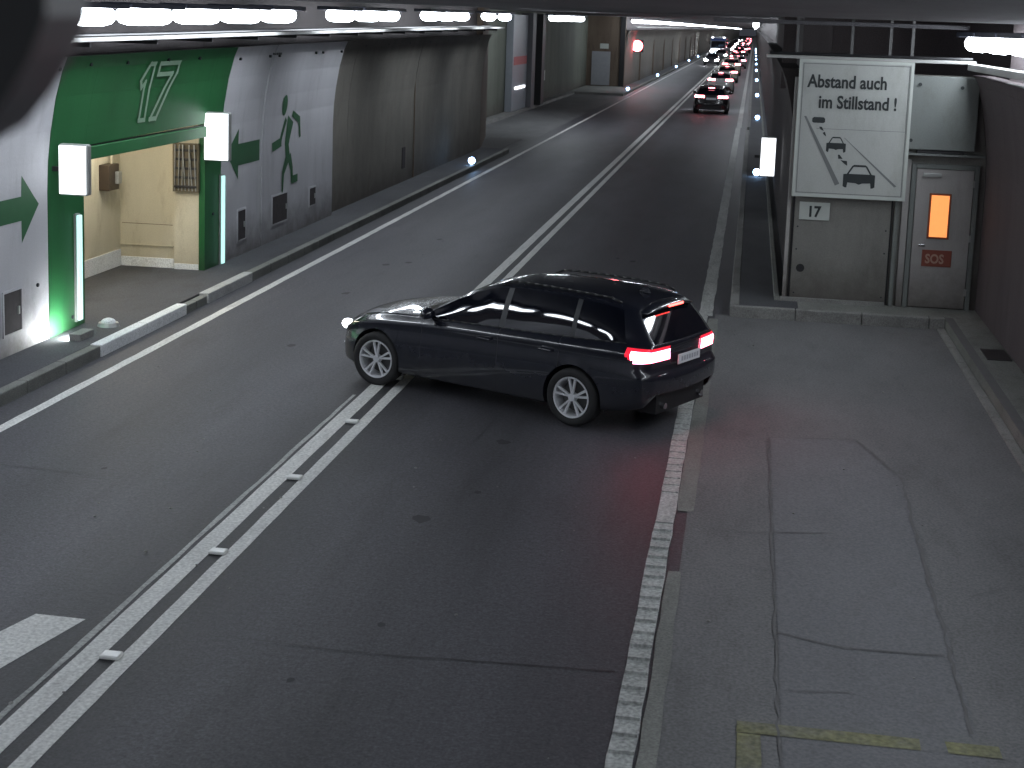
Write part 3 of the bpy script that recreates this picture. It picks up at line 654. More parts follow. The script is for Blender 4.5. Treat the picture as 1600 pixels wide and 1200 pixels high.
def sign_poly(name, polys, mat, off=-0.0045):
    bm = bmesh.new()
    for poly in polys:
        pp = [(u*SWD, (1-v)*SHT) for u, v in poly]; vs = [bm.verts.new((a, off, b)) for a, b in pp]
        for t in tess(pp):
            try: bm.faces.new([vs[i] for i in t])
            except ValueError: pass
    r = bmesh.ops.extrude_face_region(bm, geom=bm.faces[:]); bmesh.ops.translate(bm, verts=[v for v in r['geom'] if isinstance(v, bmesh.types.BMVert)], vec=(0, 0.004, 0))
    bmesh.ops.recalc_face_normals(bm, faces=bm.faces)
    return link_bm(name, bm, mat, sg)
sign_poly('road_mark', [[(.060, .41), (.080, .41), (.415, .90), (.375, .915)]], M_inkg)
sign_poly('road_mark', [[(.43, .56), (.437, .56), (.925, .90), (.905, .908)]], M_inkg)
def pict(u0, u1, v0, v1):
    W_, H_ = u1-u0, v1-v0; q = lambda a, b: (u0+a*W_, v0+b*H_)
    body = [q(0, .42), q(.12, .40), q(.88, .40), q(1, .42), q(1, .95), q(.93, 1), q(.88, 1), q(.86, .78), q(.6, .80), q(.5, .86), q(.4, .80), q(.14, .78), q(.12, 1), q(.07, 1), q(0, .95)]
    roof = [q(.10, .42), q(.26, .06), q(.32, 0), q(.68, 0), q(.74, .06), q(.90, .42), q(.84, .42), q(.69, .09), q(.31, .09), q(.16, .42)]
    return [body, roof]
sign_poly('car_pictogram', pict(.445, .73, .755, .925), M_ink)
sign_poly('car_pictogram', pict(.275, .45, .555, .668), M_ink)
sign_poly('car_pictogram', [[(.135, .425), (.15, .415), (.235, .415), (.25, .425), (.25, .45), (.235, .457), (.15, .457), (.135, .45)]], M_ink)
sign_poly('arrow_mark', [[(.20, .485), (.225, .485), (.245, .515), (.215, .505)], [(.235, .53), (.255, .52), (.27, .555), (.25, .545)]], M_ink)
sign_poly('arrow_mark', [[(.385, .685), (.40, .685), (.43, .715), (.39, .715)], [(.41, .725), (.47, .73), (.475, .765), (.455, .755)]], M_ink)
boxo('sheet_joint', (0.3, SWD-.06, -0.002, 0.0, SHT*.50, SHT*.503), M_inkg, sg)

# pipes / tray along the top of the bay walls, hangers up to the ceiling
tp = empty('cable_tray', label='pale cable tray over the lay-by end wall bending along the side wall', cat='cable tray')
boxo('tray', (0.20, 3.35, 24.18, 24.62, 3.985, 4.035), M_trayd, tp, .008)
boxo('tray', (3.22, 3.40, -10, 24.17, 3.90, 4.00), M_trayd, tp, .01)
bm = bmesh.new()
for k in range(3): cyl(bm, (0.25, 24.26+.1*k, 4.06), (3.3, 24.26+.1*k, 4.06), .022, seg=8)
link_bm('cables', bm, M_black, tp)
pp = boxo('wall_coping', (3.38, 3.46, -10, 24.2, 3.765, 3.80), M_signr, None, .006, label='bright narrow capping strip on top of the lay-by side wall', cat='capping strip')
bar0 = None
for x, lb in ((0.66, 'thin vertical hanger rod above the left edge of the end wall'), (1.49, 'thin vertical hanger rod above the middle of the traffic sign'), (2.07, 'thin vertical hanger rod above the right half of the traffic sign'), (2.40, 'thin vertical hanger rod right of the traffic sign')):
    boxo('hanger_rod', (x-.022, x+.022, 24.30, 24.34, 4.036, 4.62), M_rod, None, label=lb, cat='rod', group='hanger rods above the end wall')
boxo('duct_beam', (-0.6, 3.0, 22.6, 22.9, 4.50, 4.558), M_ceil, None, .01, label='dark cross beam under the ceiling before the end wall', cat='beam')
# air duct void behind the end wall top
boxo('void_wall', (0.5, 4.6, 27.5, 27.7, 3.4, 5.0), M_dark, None, label='dark wall behind the hanger rods above the end wall', cat='wall')
boxo('manhole_cover', (3.30, 3.62, 20.6, 21.3, 0.170, 0.182), M_black, None, label='dark metal cover set in the walkway at the right edge', cat='cover')

# ------------------------------------------------------------------ far lay-by on the left
sheet('far_lay_by', [(-11.7, 50), (-8.1, 50), (-8.1, 108), (-11.7, 108)], 0.004, M_bay, **S)
bk = boxo('back_wall', (-12.2, -11.62, 50, 108, 0, 5.3), M_concg, None, label='dark greenish back wall of the far lay-by', cat='wall')
slab('pavement_far_bay', (-11.6, -11.1, 64, 96.9, 0, .145), M_kerb); slab('pavement_far_bay_end', (-11.6, -8.0, 97, 108, 0, .14), M_kerbd)
boxo('kerb_far_bay', (-11.1, -8.0, 96.8, 96.99, 0, .15), M_kerb, kind='structure')
fe = empty('end_wall', (0, 108, 0), label='brown end wall of the far lay-by with a pale grey door', cat='wall')
boxo('wall_slab', (-11.62, -8.93, 0, .4, 0, 5.3), M_concr, fe)
boxo('door', (-11.25, -9.95, -.06, 0, .2, 2.55), plain('pale_door', (.30, .31, .33), .5), fe)
boxo('plate', (-10.7, -10.1, -.05, 0, 2.75, 3.1), M_signr, fe)
boxo('post', (-9.3, -8.95, -.1, 0, 0.1, 5.0), M_black, fe)
bt = empty('call_booth', (-11.6, 72, 0), label='pale blue grey call booth with red band in the far lay-by', cat='booth')
boxo('front_panel', (0, .35, 0, 4.6, .15, 4.75), plain('booth_pale', (.27, .29, .32), .4), bt, .02)
boxo('red_band', (.35, .37, .3, 4.4, 2.35, 2.75), plain('booth_red', (.5, .10, .10), .5), bt)
boxo('lamp_strip', (.35, .40, .8, 3.9, 1.18, 1.30), emis('booth_strip', (.9, .95, 1), 2.5), bt)
boxo('booth_post', (0, .6, 4.65, 5.8, .15, 4.85), plain('booth_post', (.10, .10, .11), .5), bt)
boxo('booth_post', (0, .75, 7.2, 8.3, .15, 4.85), M_black, bt)
boxo('notice', (-11.61, -11.58, 84.5, 86, 1.2, 1.75), M_signr, None, label='small pale notice on the green wall beside the call booth', cat='notice')
boxo('grate', (-9.75, -8.5, 52.3, 57.3, .005, .02), M_seam, None, label='dark drain grate at the mouth of the far lay-by', cat='grate')
fwl = empty('tunnel_wall', label='brown concrete tunnel wall receding beyond the far lay-by', cat='wall')
cladding(108.45, 900, M_conc, 'wall_panel', fwl, dx=-.13, seg=20)
boxo('upper_wall', (-9.6, -9.12, 108.5, 900, 3.5, 5.3), M_dark, fwl)
for k in range(9):
    boxo('buttress', (-8.93, -8.84, 122+k*16, 122.6+k*16, .15, 3.6), M_concr, fwl)
# red signal
rs_ = empty('signal', (-8.62, 115, 2.93), label='glowing red round signal lamp on the distant left wall', cat='signal')
boxo('housing', (-.46, .46, 0, .25, -.46, .46), M_black, rs_, .03)
bm = bmesh.new(); cyl(bm, (0, -.04, 0), (0, 0, 0), .40, seg=24); link_bm('lens', bm, M_red, rs_)

# kerb marker lights
def marker():
    e = empty('kerb_light')
    bm = bmesh.new(); box(bm, -.09, .09, -.05, .09, 0, .09, .015); link_bm('base', bm, M_kerb, e)
    bm = bmesh.new(); bmesh.ops.create_uvsphere(bm, u_segments=12, v_segments=8, radius=.105, matrix=Matrix.Translation((0, -.03, .13))); link_bm('lens', bm, M_led, e, True)
    return e
MP = marker(); mk = [False]
for x, y, lb in [(-8.1, 44.6, 'bluish white marker light on the left kerb before the far lay-by'), (-8.1, 101.5, 'bluish white marker light on the left kerb at the end of the far lay-by'),
                 (-8.1, 133, 'bluish white marker light, first beyond the far lay-by'), (-8.1, 165, 'bluish white marker light, second beyond the far lay-by'), (-8.1, 197, 'bluish white marker light, third beyond the far lay-by'), (-8.1, 229, 'bluish white marker light, fourth beyond the far lay-by'),
                 (.28, 45.0, 'bluish white marker light on the right kerb below the glowing sign box'), (.34, 73.5, 'bluish white marker light on the right kerb above the glowing sign box')] + \
                [(.36, q, 'one of the distant bluish marker lights lined up along the right kerb') for q in (99, 129, 160, 190, 220, 250, 280, 310, 340)]:
    o = MP if not mk[0] else copy_tree(MP); mk[0] = True
    o.location = (x, y, .178 if x > 0 else .148); finish(o, lb, 'kerb light', 'marker lights along the kerbs')

# dark equipment right beside the lens, top left, out of focus
U = m.to_3x3()
cpos = Vector((0, 0, 4.3975))
def view_pt(px, py, d):
    v = r2*((px-800)/2383.06)+d2*((py-413.4)/2383.06)+fw; return cpos+v*d
hb = empty('camera_bracket', (0, 0, 0), label='blurred dark bracket hanging close to the lens in the top left corner', cat='bracket')
bm = bmesh.new()
pts = [(-.62, 4.558), (-.386, 4.558), (-.386, 4.392), (-.395, 4.37), (-.410, 4.346), (-.428, 4.324), (-.47, 4.30), (-.62, 4.28)]
f0 = [bm.verts.new((x, .80, z)) for x, z in pts]; f1 = [bm.verts.new((x-.02, .90, z)) for x, z in pts]
bm.faces.new(f0); bm.faces.new(f1[::-1])
for i in range(len(pts)):
    j = (i+1) % len(pts); bm.faces.new((f0[i], f1[i], f1[j], f0[j]))
bmesh.ops.recalc_face_normals(bm, faces=bm.faces)
link_bm('bracket_plate', bm, M_black, hb)
bm = bmesh.new(); cyl(bm, (-.50, .79, 4.42), (-.50, .80, 4.42), .02, seg=10); link_bm('bolt', bm, M_black, hb)

# ------------------------------------------------------------------ cars
def interp(keys, x):
    """smooth monotone-ish cubic through key points"""
    if x <= keys[0][0]: return keys[0][1]
    if x >= keys[-1][0]: return keys[-1][1]
    for i in range(len(keys)-1):
        if x <= keys[i+1][0]: break
    (x0, y0), (x1, y1) = keys[i], keys[i+1]; h = x1-x0; d = (y1-y0)/h
    def slope(j):
        if j == 0 or j == len(keys)-1: 
            a = keys[j if j == 0 else j-1]; b = keys[j+1 if j == 0 else j]; return (b[1]-a[1])/(b[0]-a[0])
        da = (keys[j][1]-keys[j-1][1])/(keys[j][0]-keys[j-1][0]); db = (keys[j+1][1]-keys[j][1])/(keys[j+1][0]-keys[j][0])
        return 0 if da*db <= 0 else 2*da*db/(da+db)
    m0, m1 = slope(i), slope(i+1); t = (x-x0)/h
    return (2*t**3-3*t*t+1)*y0+(t**3-2*t*t+t)*h*m0+(-2*t**3+3*t*t)*y1+(t**3-t*t)*h*m1
K = dict(
 zb=[(-.97,.46),(-.85,.31),(-.5,.24),(0,.21),(.5,.19),(2.3,.19),(2.81,.20),(3.2,.20),(3.45,.22),(3.56,.27)],
 yw=[(-.97,.73),(-.90,.80),(-.75,.855),(-.4,.89),(0,.905),(.8,.90),(2.0,.895),(2.6,.905),(2.95,.895),(3.2,.85),(3.4,.75),(3.5,.64),(3.56,.52)],
 zs=[(-.97,.90),(-.6,.905),(0,.90),(1.0,.87),(2.0,.835),(2.6,.80),(2.95,.76),(3.2,.70),(3.4,.63),(3.56,.57)],
 zbelt=[(-.97,1.00),(-.6,1.005),(0,.985),(1.0,.955),(2.0,.925),(2.3,.915),(2.7,.89),(3.0,.845),(3.25,.78),(3.45,.69),(3.56,.60)],
 yb=[(-.97,.67),(-.8,.735),(-.4,.79),(0,.805),(1,.815),(2,.815),(2.3,.80),(2.8,.76),(3.1,.70),(3.3,.61),(3.5,.47),(3.56,.40)],
 zr=[(-.97,1.31),(-.6,1.345),(-.2,1.375),(.3,1.395),(.8,1.40),(1.15,1.375),(1.45,1.30),(1.75,1.17),(2.0,1.04),(2.2,.945),(2.35,.925),(2.7,.90),(3.0,.855),(3.25,.79),(3.45,.70),(3.56,.61)],
 yr=[(-.97,.59),(-.6,.630),(0,.645),(.5,.632),(.8,.618),(1.3,.606),(1.7,.642),(2.0,.700),(2.2,.76),(2.35,.775),(2.8,.74),(3.1,.68),(3.3,.59),(3.5,.45),(3.56,.38)],
 zt=[(-.97,1.35),(-.6,1.385),(-.2,1.415),(.3,1.43),(.8,1.432),(1.15,1.41),(1.45,1.335),(1.75,1.195),(2.0,1.06),(2.2,.955),(2.35,.935),(2.7,.91),(3.0,.865),(3.25,.80),(3.45,.71),(3.56,.62)],
 zc=[(-.97,1.385),(-.6,1.425),(-.2,1.452),(.3,1.465),(.8,1.468),(1.15,1.455),(1.42,1.40),(1.75,1.255),(2.1,1.085),(2.38,.975),(2.8,.945),(3.1,.90),(3.3,.84),(3.45,.75),(3.56,.66)])
HW = 2.81; WR = .325
def carpoint(x, s, sy=1.0):
    """x station, s in 0..8 along the section -> Vector(x', y, z)"""
    k = {n: interp(v, x) for n, v in K.items()}
    yw, zs, zb = k['yw'], k['zs'], k['zb']; hgt = zs-zb
    pts = [(yw-.10, zb), (yw-.02, zb+.03), (yw-.004, zb+hgt*.28), (yw, zb+hgt*.60), (yw-.022, zs-.055), (yw-.006, zs)]
    belt = (k['yb'], k['zbelt']); ya = (pts[5][0]*.45+belt[0]*.55, zs*.35+k['zbelt']*.65)
    pts += [ya, belt, (k['yr'], k['zr']), (k['yr']-.055, k['zt'])]
    # index: 0..5 flank, 6 shoulder, 7 belt, 8 rail, 9 inner rail, 9..12 across the roof
    if s >= 9:
        t = (s-9)/3; y0, z0 = pts[9]; y = y0*(1-t); z = z0+(k['zc']-z0)*(1-(y/max(y0, 1e-3))**2)
    else:
        i = int(s); t = s-i
        if i < 6 and i not in (4, 5):
            p0, p1, p2, p3 = pts[max(i-1, 0)], pts[i], pts[i+1], pts[min(i+2, 5)]
            f = lambda a, b, c, d: .5*(2*b+(c-a)*t+(2*a-5*b+4*c-d)*t*t+(-a+3*b-3*c+d)*t**3)
            y, z = f(p0[0], p1[0], p2[0], p3[0]), f(p0[1], p1[1], p2[1], p3[1])
        else:
            a, b = pts[i], pts[i+1] if i < 9 else pts[9]; y, z = a[0]+(b[0]-a[0])*t, a[1]+(b[1]-a[1])*t
            if i == 7: y += .016*math.sin(math.pi*t)
    xx = x
    if x < 0:        # tailgate leans forward above the belt, bumper stands out below
        q = (-x/.97)**2
        xx += q*(.80*max(0, z-.98)*(1 if z < 1.36 else 1.0)) + q*(.05 if z > .66 else 0)*min(1, (z-.66)/.05 if z > .66 else 0)
        if xx < 0: xx *= .95
    return Vector((xx, y, z))
SN = [0, .5, 1, 1.5, 2, 2.25, 2.5, 2.75, 3, 3.25, 3.5, 3.75, 4, 4.5, 5, 5.5, 6, 6.5, 7, 7.2, 7.4, 7.6, 7.8, 8, 8.5, 9, 9.4, 9.8, 10.2, 10.6, 11, 11.5, 12]
def build_car(name, paint, glass, step=.04, detail=True, tail=M_tail, head=M_head, **lab):
    e = empty(name, **lab)
    cuts = [-.97, .04, .10, .985, 1.06, 2.16, 1.42, 2.38, 3.1, -.66]
    seams = [.19, .197, 1.018, 1.025, 2.12, 2.127] if detail else []
    xs = sorted(set(cuts+seams)); fine = [xs[0]]
    end = 3.56; xs.append(end)
    for a, b in zip(xs, xs[1:]):
        n = max(1, int(round((b-a)/step)))
        if b > 3.15: n = max(n, 10)
        for i in range(1, n+1): fine.append(a+(b-a)*i/n)
    if step > .06: sn = [0, 1, 2, 3, 4, 5, 6, 7, 7.5, 8, 9, 10, 11, 12]
    else: sn = SN
    grid = [[carpoint(x, s) for s in sn] for x in fine]
    def wheelcell(i, j):
        if (sn[j]+sn[j+1])/2 >= 4.6: return False
        c = (grid[i][j]+grid[i+1][j]+grid[i+1][j+1]+grid[i][j+1])/4
        return abs(c.y) > .5 and c.z < .72 and any((c.x-a)**2+(c.z-.325)**2 < .372**2 for a in (0, HW))
    gone = {(i, j) for i in range(len(fine)-1) for j in range(len(sn)-1) if wheelcell(i, j)}
    snap = {}
    for i in range(len(fine)):
        for j in range(len(sn)):
            near = [(a, b) in gone for a in (i-1, i) for b in (j-1, j) if 0 <= a < len(fine)-1 and 0 <= b < len(sn)-1]
            if any(near) and not all(near):
                p = grid[i][j]
                for a in (0, HW):
                    d = math.hypot(p.x-a, p.z-.325)
                    if .2 < d < .55: snap[i, j] = Vector((a+(p.x-a)*.372/d, p.y, .325+(p.z-.325)*.372/d))
    for (i, j), p in snap.items(): grid[i][j] = p
    G = {}
    def put(cat, quad):
        G.setdefault(cat, []).append(quad)
    for i in range(len(fine)-1):
        xm = (fine[i]+fine[i+1])/2
        for j in range(len(sn)-1):
            sm = (sn[j]+sn[j+1])/2; q = [grid[i][j], grid[i+1][j], grid[i+1][j+1], grid[i][j+1]]
            c = (q[0]+q[1]+q[2]+q[3])/4
            if (i, j) in gone: continue
            cat = 'body'
            if 7 < sm < 8:
                if -.66 < xm < .04: cat = 'window_c'
                elif .10 < xm < .985: cat = 'window_b'
                elif 1.06 < xm < 2.16: cat = 'window_a'
                elif .04 < xm < .10 or .985 < xm < 1.06: cat = 'pillar'
                elif 2.16 <= xm < 2.24: cat = 'pillar'
            elif sm > 9 and 1.42 < xm < 2.38: cat = 'windshield'
            elif sm < 7 and detail:
                if any(a < xm < b for a, b in ((.19, .197), (1.018, 1.025), (2.12, 2.127))) and sm > 1: cat = 'seam'
                elif 1.025 < xm < 2.12 and sm > 1: cat = 'front_door'
                elif .197 < xm < 1.018 and sm > 1: cat = 'rear_door'
            if cat == 'body' and xm < -.68 and (.815 if detail else .79) < c.z < (.955 if detail else .96) and sm < 7.3 and (not detail or (c.z-.815) > (-.70-xm < .12)*(.12-(-.70-xm))*.5): cat = 'tail_light'
            if cat == 'body' and 3.10 < xm and sm < 7 and c.z > .58+.0*(3.5-xm) and c.z > interp(K['zs'], xm)-.09: cat = 'headlight'
            put(cat, q)
    # rear face: ruled between the two last rings with a slight bulge
    last = grid[0]; NY = 12 if step < .06 else 6
    def rear(j, t): # t 0..1 from side to centre
        p = last[j]; y = p.y*(1-t); b = .06 if p.z < .64 else .045
        return Vector((p.x-b*(1-(1-t)**2), y, p.z))
    jmax = sn.index(9)
    for j in range(jmax):
        for a in range(NY):
            q = [rear(j, a/NY), rear(j+1, a/NY), rear(j+1, (a+1)/NY), rear(j, (a+1)/NY)]; c = (q[0]+q[1]+q[2]+q[3])/4
            cat = 'body'
            if sn[j] >= 7 and sn[j] < 8 and c.y < last[j].y-.06: cat = 'rear_window'
            elif (.815 if detail else .79) < c.z < (.95 if detail else .96) and c.y > (.36 if detail else .30): cat = 'tail_light'
            elif c.z < .46: cat = 'trim'
            put(cat, q)
    jt = jmax     # close the top of the tailgate up to the roof centre
    for a in range(NY):
        for (ra, rb) in ((a/NY, (a+1)/NY),):
            s0, s1 = 9+3*ra, 9+3*rb
            u0, u1 = carpoint(fine[0], s0), carpoint(fine[0], s1); l0, l1 = rear(jt, ra), rear(jt, rb)
            put('body', [l0, u0, u1, l1])
    # nose
    fl_ = grid[-1]
    def nose(p, t): return Vector((p.x+.055*(1-(1-t)**2), p.y*(1-t), p.z))
    for j in range(jmax):
        for a in range(8):
            q = [nose(fl_[j], a/8), nose(fl_[j], (a+1)/8), nose(fl_[j+1], (a+1)/8), nose(fl_[j+1], a/8)]; c = (q[0]+q[2])/2
            cat = 'body'
            if c.z < .40 and c.z > .28: cat = 'trim'
            elif .47 < c.z < .60 and abs(c.y) < .17 and abs(c.y) > .02: cat = 'grille'
            put(cat, q)
    for a in range(8):
        ra, rb = a/8, (a+1)/8
        put('body', [nose(fl_[jmax], ra), nose(fl_[jmax], rb), carpoint(fine[-1], 9+3*rb), carpoint(fine[-1], 9+3*ra)])
    def make(cat, quads, mat, nm=None, sides=(1, -1), off=0.0, par=e):
        bm = bmesh.new()
        for sd in sides:
            cache = {}
            for q in quads:
                vs = []
                for p in q:
                    key = (round(p.x, 4), round(p.y, 4), round(p.z, 4))
                    if key not in cache: cache[key] = bm.verts.new((p.x, p.y*sd, p.z))
                    if cache[key] not in vs: vs.append(cache[key])
                if len(vs) >= 3:
                    try: bm.faces.new(vs if sd == 1 else vs[::-1])
                    except ValueError: pass
        bmesh.ops.remove_doubles(bm, verts=bm.verts, dist=.0008)
        if cat in ('body', 'front_door', 'rear_door'):
            arch = [v for v in bm.verts if abs(v.co.y) > .5 and any(abs(math.hypot(v.co.x-a, v.co.z-.325)-.372) < .002 for a in (0, HW))]
            arch = set(arch); es = [ed for ed in bm.edges if ed.is_boundary and ed.verts[0] in arch and ed.verts[1] in arch]
            for ed in es: ed.smooth = False
            if es:
                r = bmesh.ops.extrude_edge_only(bm, edges=es)
                for v in [g for g in r['geom'] if isinstance(g, bmesh.types.BMVert)]: v.co.y -= .10*(1 if v.co.y > 0 else -1)
        bmesh.ops.recalc_face_normals(bm, faces=bm.faces)
        if off:
            bm.normal_update()
            cen = Vector((1.2, 0, .6))
            for v in bm.verts:
                n = v.normal; v.co += n*off*(1 if n.dot(v.co-cen) > 0 else -1)
        return link_bm(nm or cat, bm, mat, par, smooth=True)
    body = make('body', G['body'], paint)
    for cat in ('window_a', 'window_b', 'window_c'):
        for sd in ((1,), (-1,)): make(cat, G[cat], glass, 'side_window', sd)
    make('windshield', G['windshield'], glass, 'windshield'); make('rear_window', G['rear_window'], glass, 'rear_window')
    for sd in ((1,), (-1,)):
        for lo, hi in ((0, .3), (.9, 1.2), (2.1, 2.4)):
            qs = [q for q in G['pillar'] if lo < sum(p.x for p in q)/4 < hi]
            if qs: make('pillar', qs, M_trim, 'pillar', sd)
    for sd in ((1,), (-1,)):
        if detail:
            d1 = make('front_door', G['front_door'], paint, 'front_door', sd); d2 = make('rear_door', G['rear_door'], paint, 'rear_door', sd)
            for dd, hx in ((d1, 1.20), (d2, .36)):
                yy = interp(K['yw'], hx); bm = bmesh.new()
                box(bm, hx-.09, hx+.09, yy-.012, yy+.022, .80, .825, .008)
                if sd[0] < 0:
                    for v in bm.verts: v.co.y *= -1
                    bmesh.ops.reverse_faces(bm, faces=bm.faces)
                link_bm('door_handle', bm, paint, dd)
        tl = make('tail_light', G['tail_light'], tail, 'tail_light', sd, .006)
        if detail:
            core = [q for q in G['tail_light'] if .826 < sum(p.z for p in q)/4 < .938 and (sum(p.x for p in q)/4 < -.70) and abs(sum(p.y for p in q)/4) > .38]
            make('core', core, M_core, 'lamp_core', sd, .012, tl)
        if 'headlight' in G: make('headlight', G['headlight'], M_glass if detail else head, 'headlight', sd, .004)
    if detail:
        make('seam', G['seam'], M_black, 'door_seam')
    if 'trim' in G: make('trim', G['trim'], M_black, 'bumper_insert')
    if 'grille' in G: make('grille', G['grille'], M_black, 'grille', (1, -1), .004)
    # dark underbody and wheel housings
    bm = bmesh.new(); box(bm, .36, 2.44, -.80, .80, .20, .30); box(bm, -.88, 3.4, -.55, .55, .22, .60); box(bm, .37, 2.43, -.84, .84, .30, .60); link_bm('underbody', bm, M_black, e)
    # wheels
    for wx_, steer in ((0, 0), (HW, math.radians(7))):
        for sd in (1, -1):
            wl_ = empty('wheel', (wx_, sd*.80, WR)); wl_.parent = e; wl_.rotation_euler.z = (steer if detail else 0)+(0 if sd > 0 else math.pi)
            bm = bmesh.new(); nseg = 40 if detail else 16
            prof = [(-.11, .225), (-.112, .29), (-.095, .318), (-.06, WR), (.06, WR), (.095, .318), (.112, .29), (.108, .245), (.095, .232), (.08, .225)]
            rings = [[bm.verts.new((r*math.cos(2*math.pi*i/nseg), yy, r*math.sin(2*math.pi*i/nseg))) for i in range(nseg)] for yy, r in prof]
            for A, B in zip(rings, rings[1:]):
                for i in range(nseg): bm.faces.new((A[i], A[(i+1) % nseg], B[(i+1) % nseg], B[i]))
            bmesh.ops.recalc_face_normals(bm, faces=bm.faces)
            link_bm('tyre', bm, M_blackr, wl_, True)
            bm = bmesh.new()
            prof = [(.094, .236), (.103, .228), (.100, .214), (.06, .205), (-.08, .20)]
            rings = [[bm.verts.new((r*math.cos(2*math.pi*i/nseg), yy, r*math.sin(2*math.pi*i/nseg))) for i in range(nseg)] for yy, r in prof]
            for A, B in zip(rings, rings[1:]):
                for i in range(nseg): bm.faces.new((A[i], A[(i+1) % nseg], B[(i+1) % nseg], B[i]))
            cyl(bm, (0, .03, 0), (0, .088, 0), .052, .042, 16)
            for k_ in range(5):
                for sp_ in (-1, 1):
                    an = 2*math.pi*k_/5+.3+sp_*.10; an2 = 2*math.pi*k_/5+.3+sp_*.19
                    a_ = Vector((math.cos(an)*.035, .078, math.sin(an)*.035)); b_ = Vector((math.cos(an2)*.212, .088, math.sin(an2)*.212))
                    d_ = (b_-a_).normalized(); n_ = Vector((-d_.z, 0, d_.x)); vs = []
                    for p_, w_ in ((a_, .013), (b_, .016)):
                        for sx_, sy_ in ((-1, -.022), (1, -.022), (.7, 0), (-.7, 0)): vs.append(bm.verts.new(p_+n_*w_*sx_+Vector((0, sy_, 0))))
                    for q in ((0, 1, 5, 4), (1, 2, 6, 5), (2, 3, 7, 6), (3, 0, 4, 7), (0, 3, 2, 1), (4, 5, 6, 7)): bm.faces.new([vs[z_] for z_ in q])
            bmesh.ops.recalc_face_normals(bm, faces=bm.faces)
            rim = link_bm('rim', bm, M_rim, wl_)
            if detail:
                bm = bmesh.new(); cyl(bm, (0, -.02, 0), (0, .01, 0), .16, seg=24); cyl(bm, (0, -.09, 0), (0, -.07, 0), .22, seg=24); link_bm('brake_disc', bm, M_disc, wl_)
    # inner wheel housings (dark)
    for wx_ in (0, HW):
        for sd in (1, -1):
            bm = bmesh.new()
            n = 14; A = [(wx_+.40*math.cos(math.pi*i/n), .325+.385*math.sin(math.pi*i/n)) for i in range(n+1)]; A = [(wx_+.40, .22)]+A+[(wx_-.40, .22)]
            P = [bm.verts.new((x_, sd*.835, z_)) for x_, z_ in A]; Q = [bm.verts.new((x_, sd*.55, z_)) for x_, z_ in A]
            for i in range(len(A)-1): bm.faces.new((P[i], P[i+1], Q[i+1], Q[i]))
            bm.faces.new(Q)
            link_bm('wheel_housing', bm, M_black, e)
    # mirrors
    for sd in (1, -1):
        bm = bmesh.new(); bmesh.ops.create_uvsphere(bm, u_segments=14, v_segments=10, radius=.1, matrix=Matrix.Translation((1.98, sd*.955, 1.005)) @ Matrix.Diagonal((.75, 1.05, .72, 1)))
        cyl(bm, (2.0, sd*.80, .935), (1.99, sd*.90, .975), .028, .022, 8); link_bm('mirror', bm, paint, e, True)
    # plate, spoiler, brake light
    xp = -.958; pb = boxo('number_plate', (xp-.012, xp, -.25, .25, .745, .855), M_plate, e, .004)
    bm = bmesh.new()
    for k_ in range(7): box(bm, xp-.0145, xp-.0122, -.2+.058*k_, -.165+.058*k_, .775, .825)
    link_bm('plate_marks', bm, plain('plate_ink', (.38, .38, .42), .5), pb)
    bm = bmesh.new(); prs = []
    for t in range(13):
        y_ = -.52+1.04*t/12; z_ = interp(K['zc'], -.9)-.008-.055*(abs(y_)/.52)**2.2; xb = -.765+.05*(abs(y_)/.52)**2
        prs.append([bm.verts.new(p) for p in ((-.50, y_, z_+.008), (xb, y_, z_-.016), (xb+.01, y_, z_-.042), (-.50, y_, z_-.035))])
    for A, B in zip(prs, prs[1:]):
        for i in range(4): bm.faces.new((A[i], A[(i+1) % 4], B[(i+1) % 4], B[i]))
    bm.faces.new(prs[0]); bm.faces.new(prs[-1][::-1]); bmesh.ops.recalc_face_normals(bm, faces=bm.faces)
    spo = link_bm('spoiler', bm, paint, e, True)
    zz = interp(K['zc'], -.9); boxo('brake_light', (-.778, -.76, -.16, .16, zz-.045, zz-.022), M_brake if detail else tail, spo, .004)
    if detail:
        for sd in (1, -1):
            bm = bmesh.new(); pts_ = []
            for t in range(15):
                x_ = -.42+1.62*t/14; k_ = interp(K['zt'], x_)+.034 - (.03 if t in (0, 14) else 0); pts_.append(Vector((x_, sd*(interp(K['yr'], x_)-.045), k_)))
            for A, B in zip(pts_, pts_[1:]): cyl(bm, A, B, .013, seg=8)
            link_bm('roof_rail', bm, M_black, e, True)
            # front lamp: ring of light in the outer corner
            hx = Vector((3.40, sd*.705, .652)); bm = bmesh.new(); bmesh.ops.create_uvsphere(bm, u_segments=14, v_segments=8, radius=.082, matrix=Matrix.Translation(hx) @ Matrix.Diagonal((1.1, .75, .75, 1)))
            link_bm('front_lamp', bm, head, e, True)
            bm = bmesh.new(); bmesh.ops.create_uvsphere(bm, u_segments=10, v_segments=6, radius=.03, matrix=Matrix.Translation((3.50, sd*.62, .40)) @ Matrix.Diagonal((.6, 1.2, .7, 1))); link_bm('fog_lamp', bm, M_plate, e, True)
            bm = bmesh.new(); box(bm, -.93, -.905, sd*.52-.11, sd*.52+.11, .545, .575, .005); link_bm('reflector', bm, M_brake if False else plain('reflector_red', (.35, .02, .02), .3), e)
            bm = bmesh.new(); cyl(bm, (-.93, sd*.42, .30), (-.80, sd*.42, .30), .035, seg=12); link_bm('exhaust', bm, M_chrome, e)
        bm = bmesh.new()
        box(bm, -.94, -.91, -.60, .60, .655, .672, .004); link_bm('bumper_edge', bm, M_chrome if False else paint, e)
        bm = bmesh.new(); v_ = [bm.verts.new(p) for p in ((-.30, -.012, 1.45), (-.30, .012, 1.45), (-.44, 0, 1.44), (-.40, 0, 1.525))]
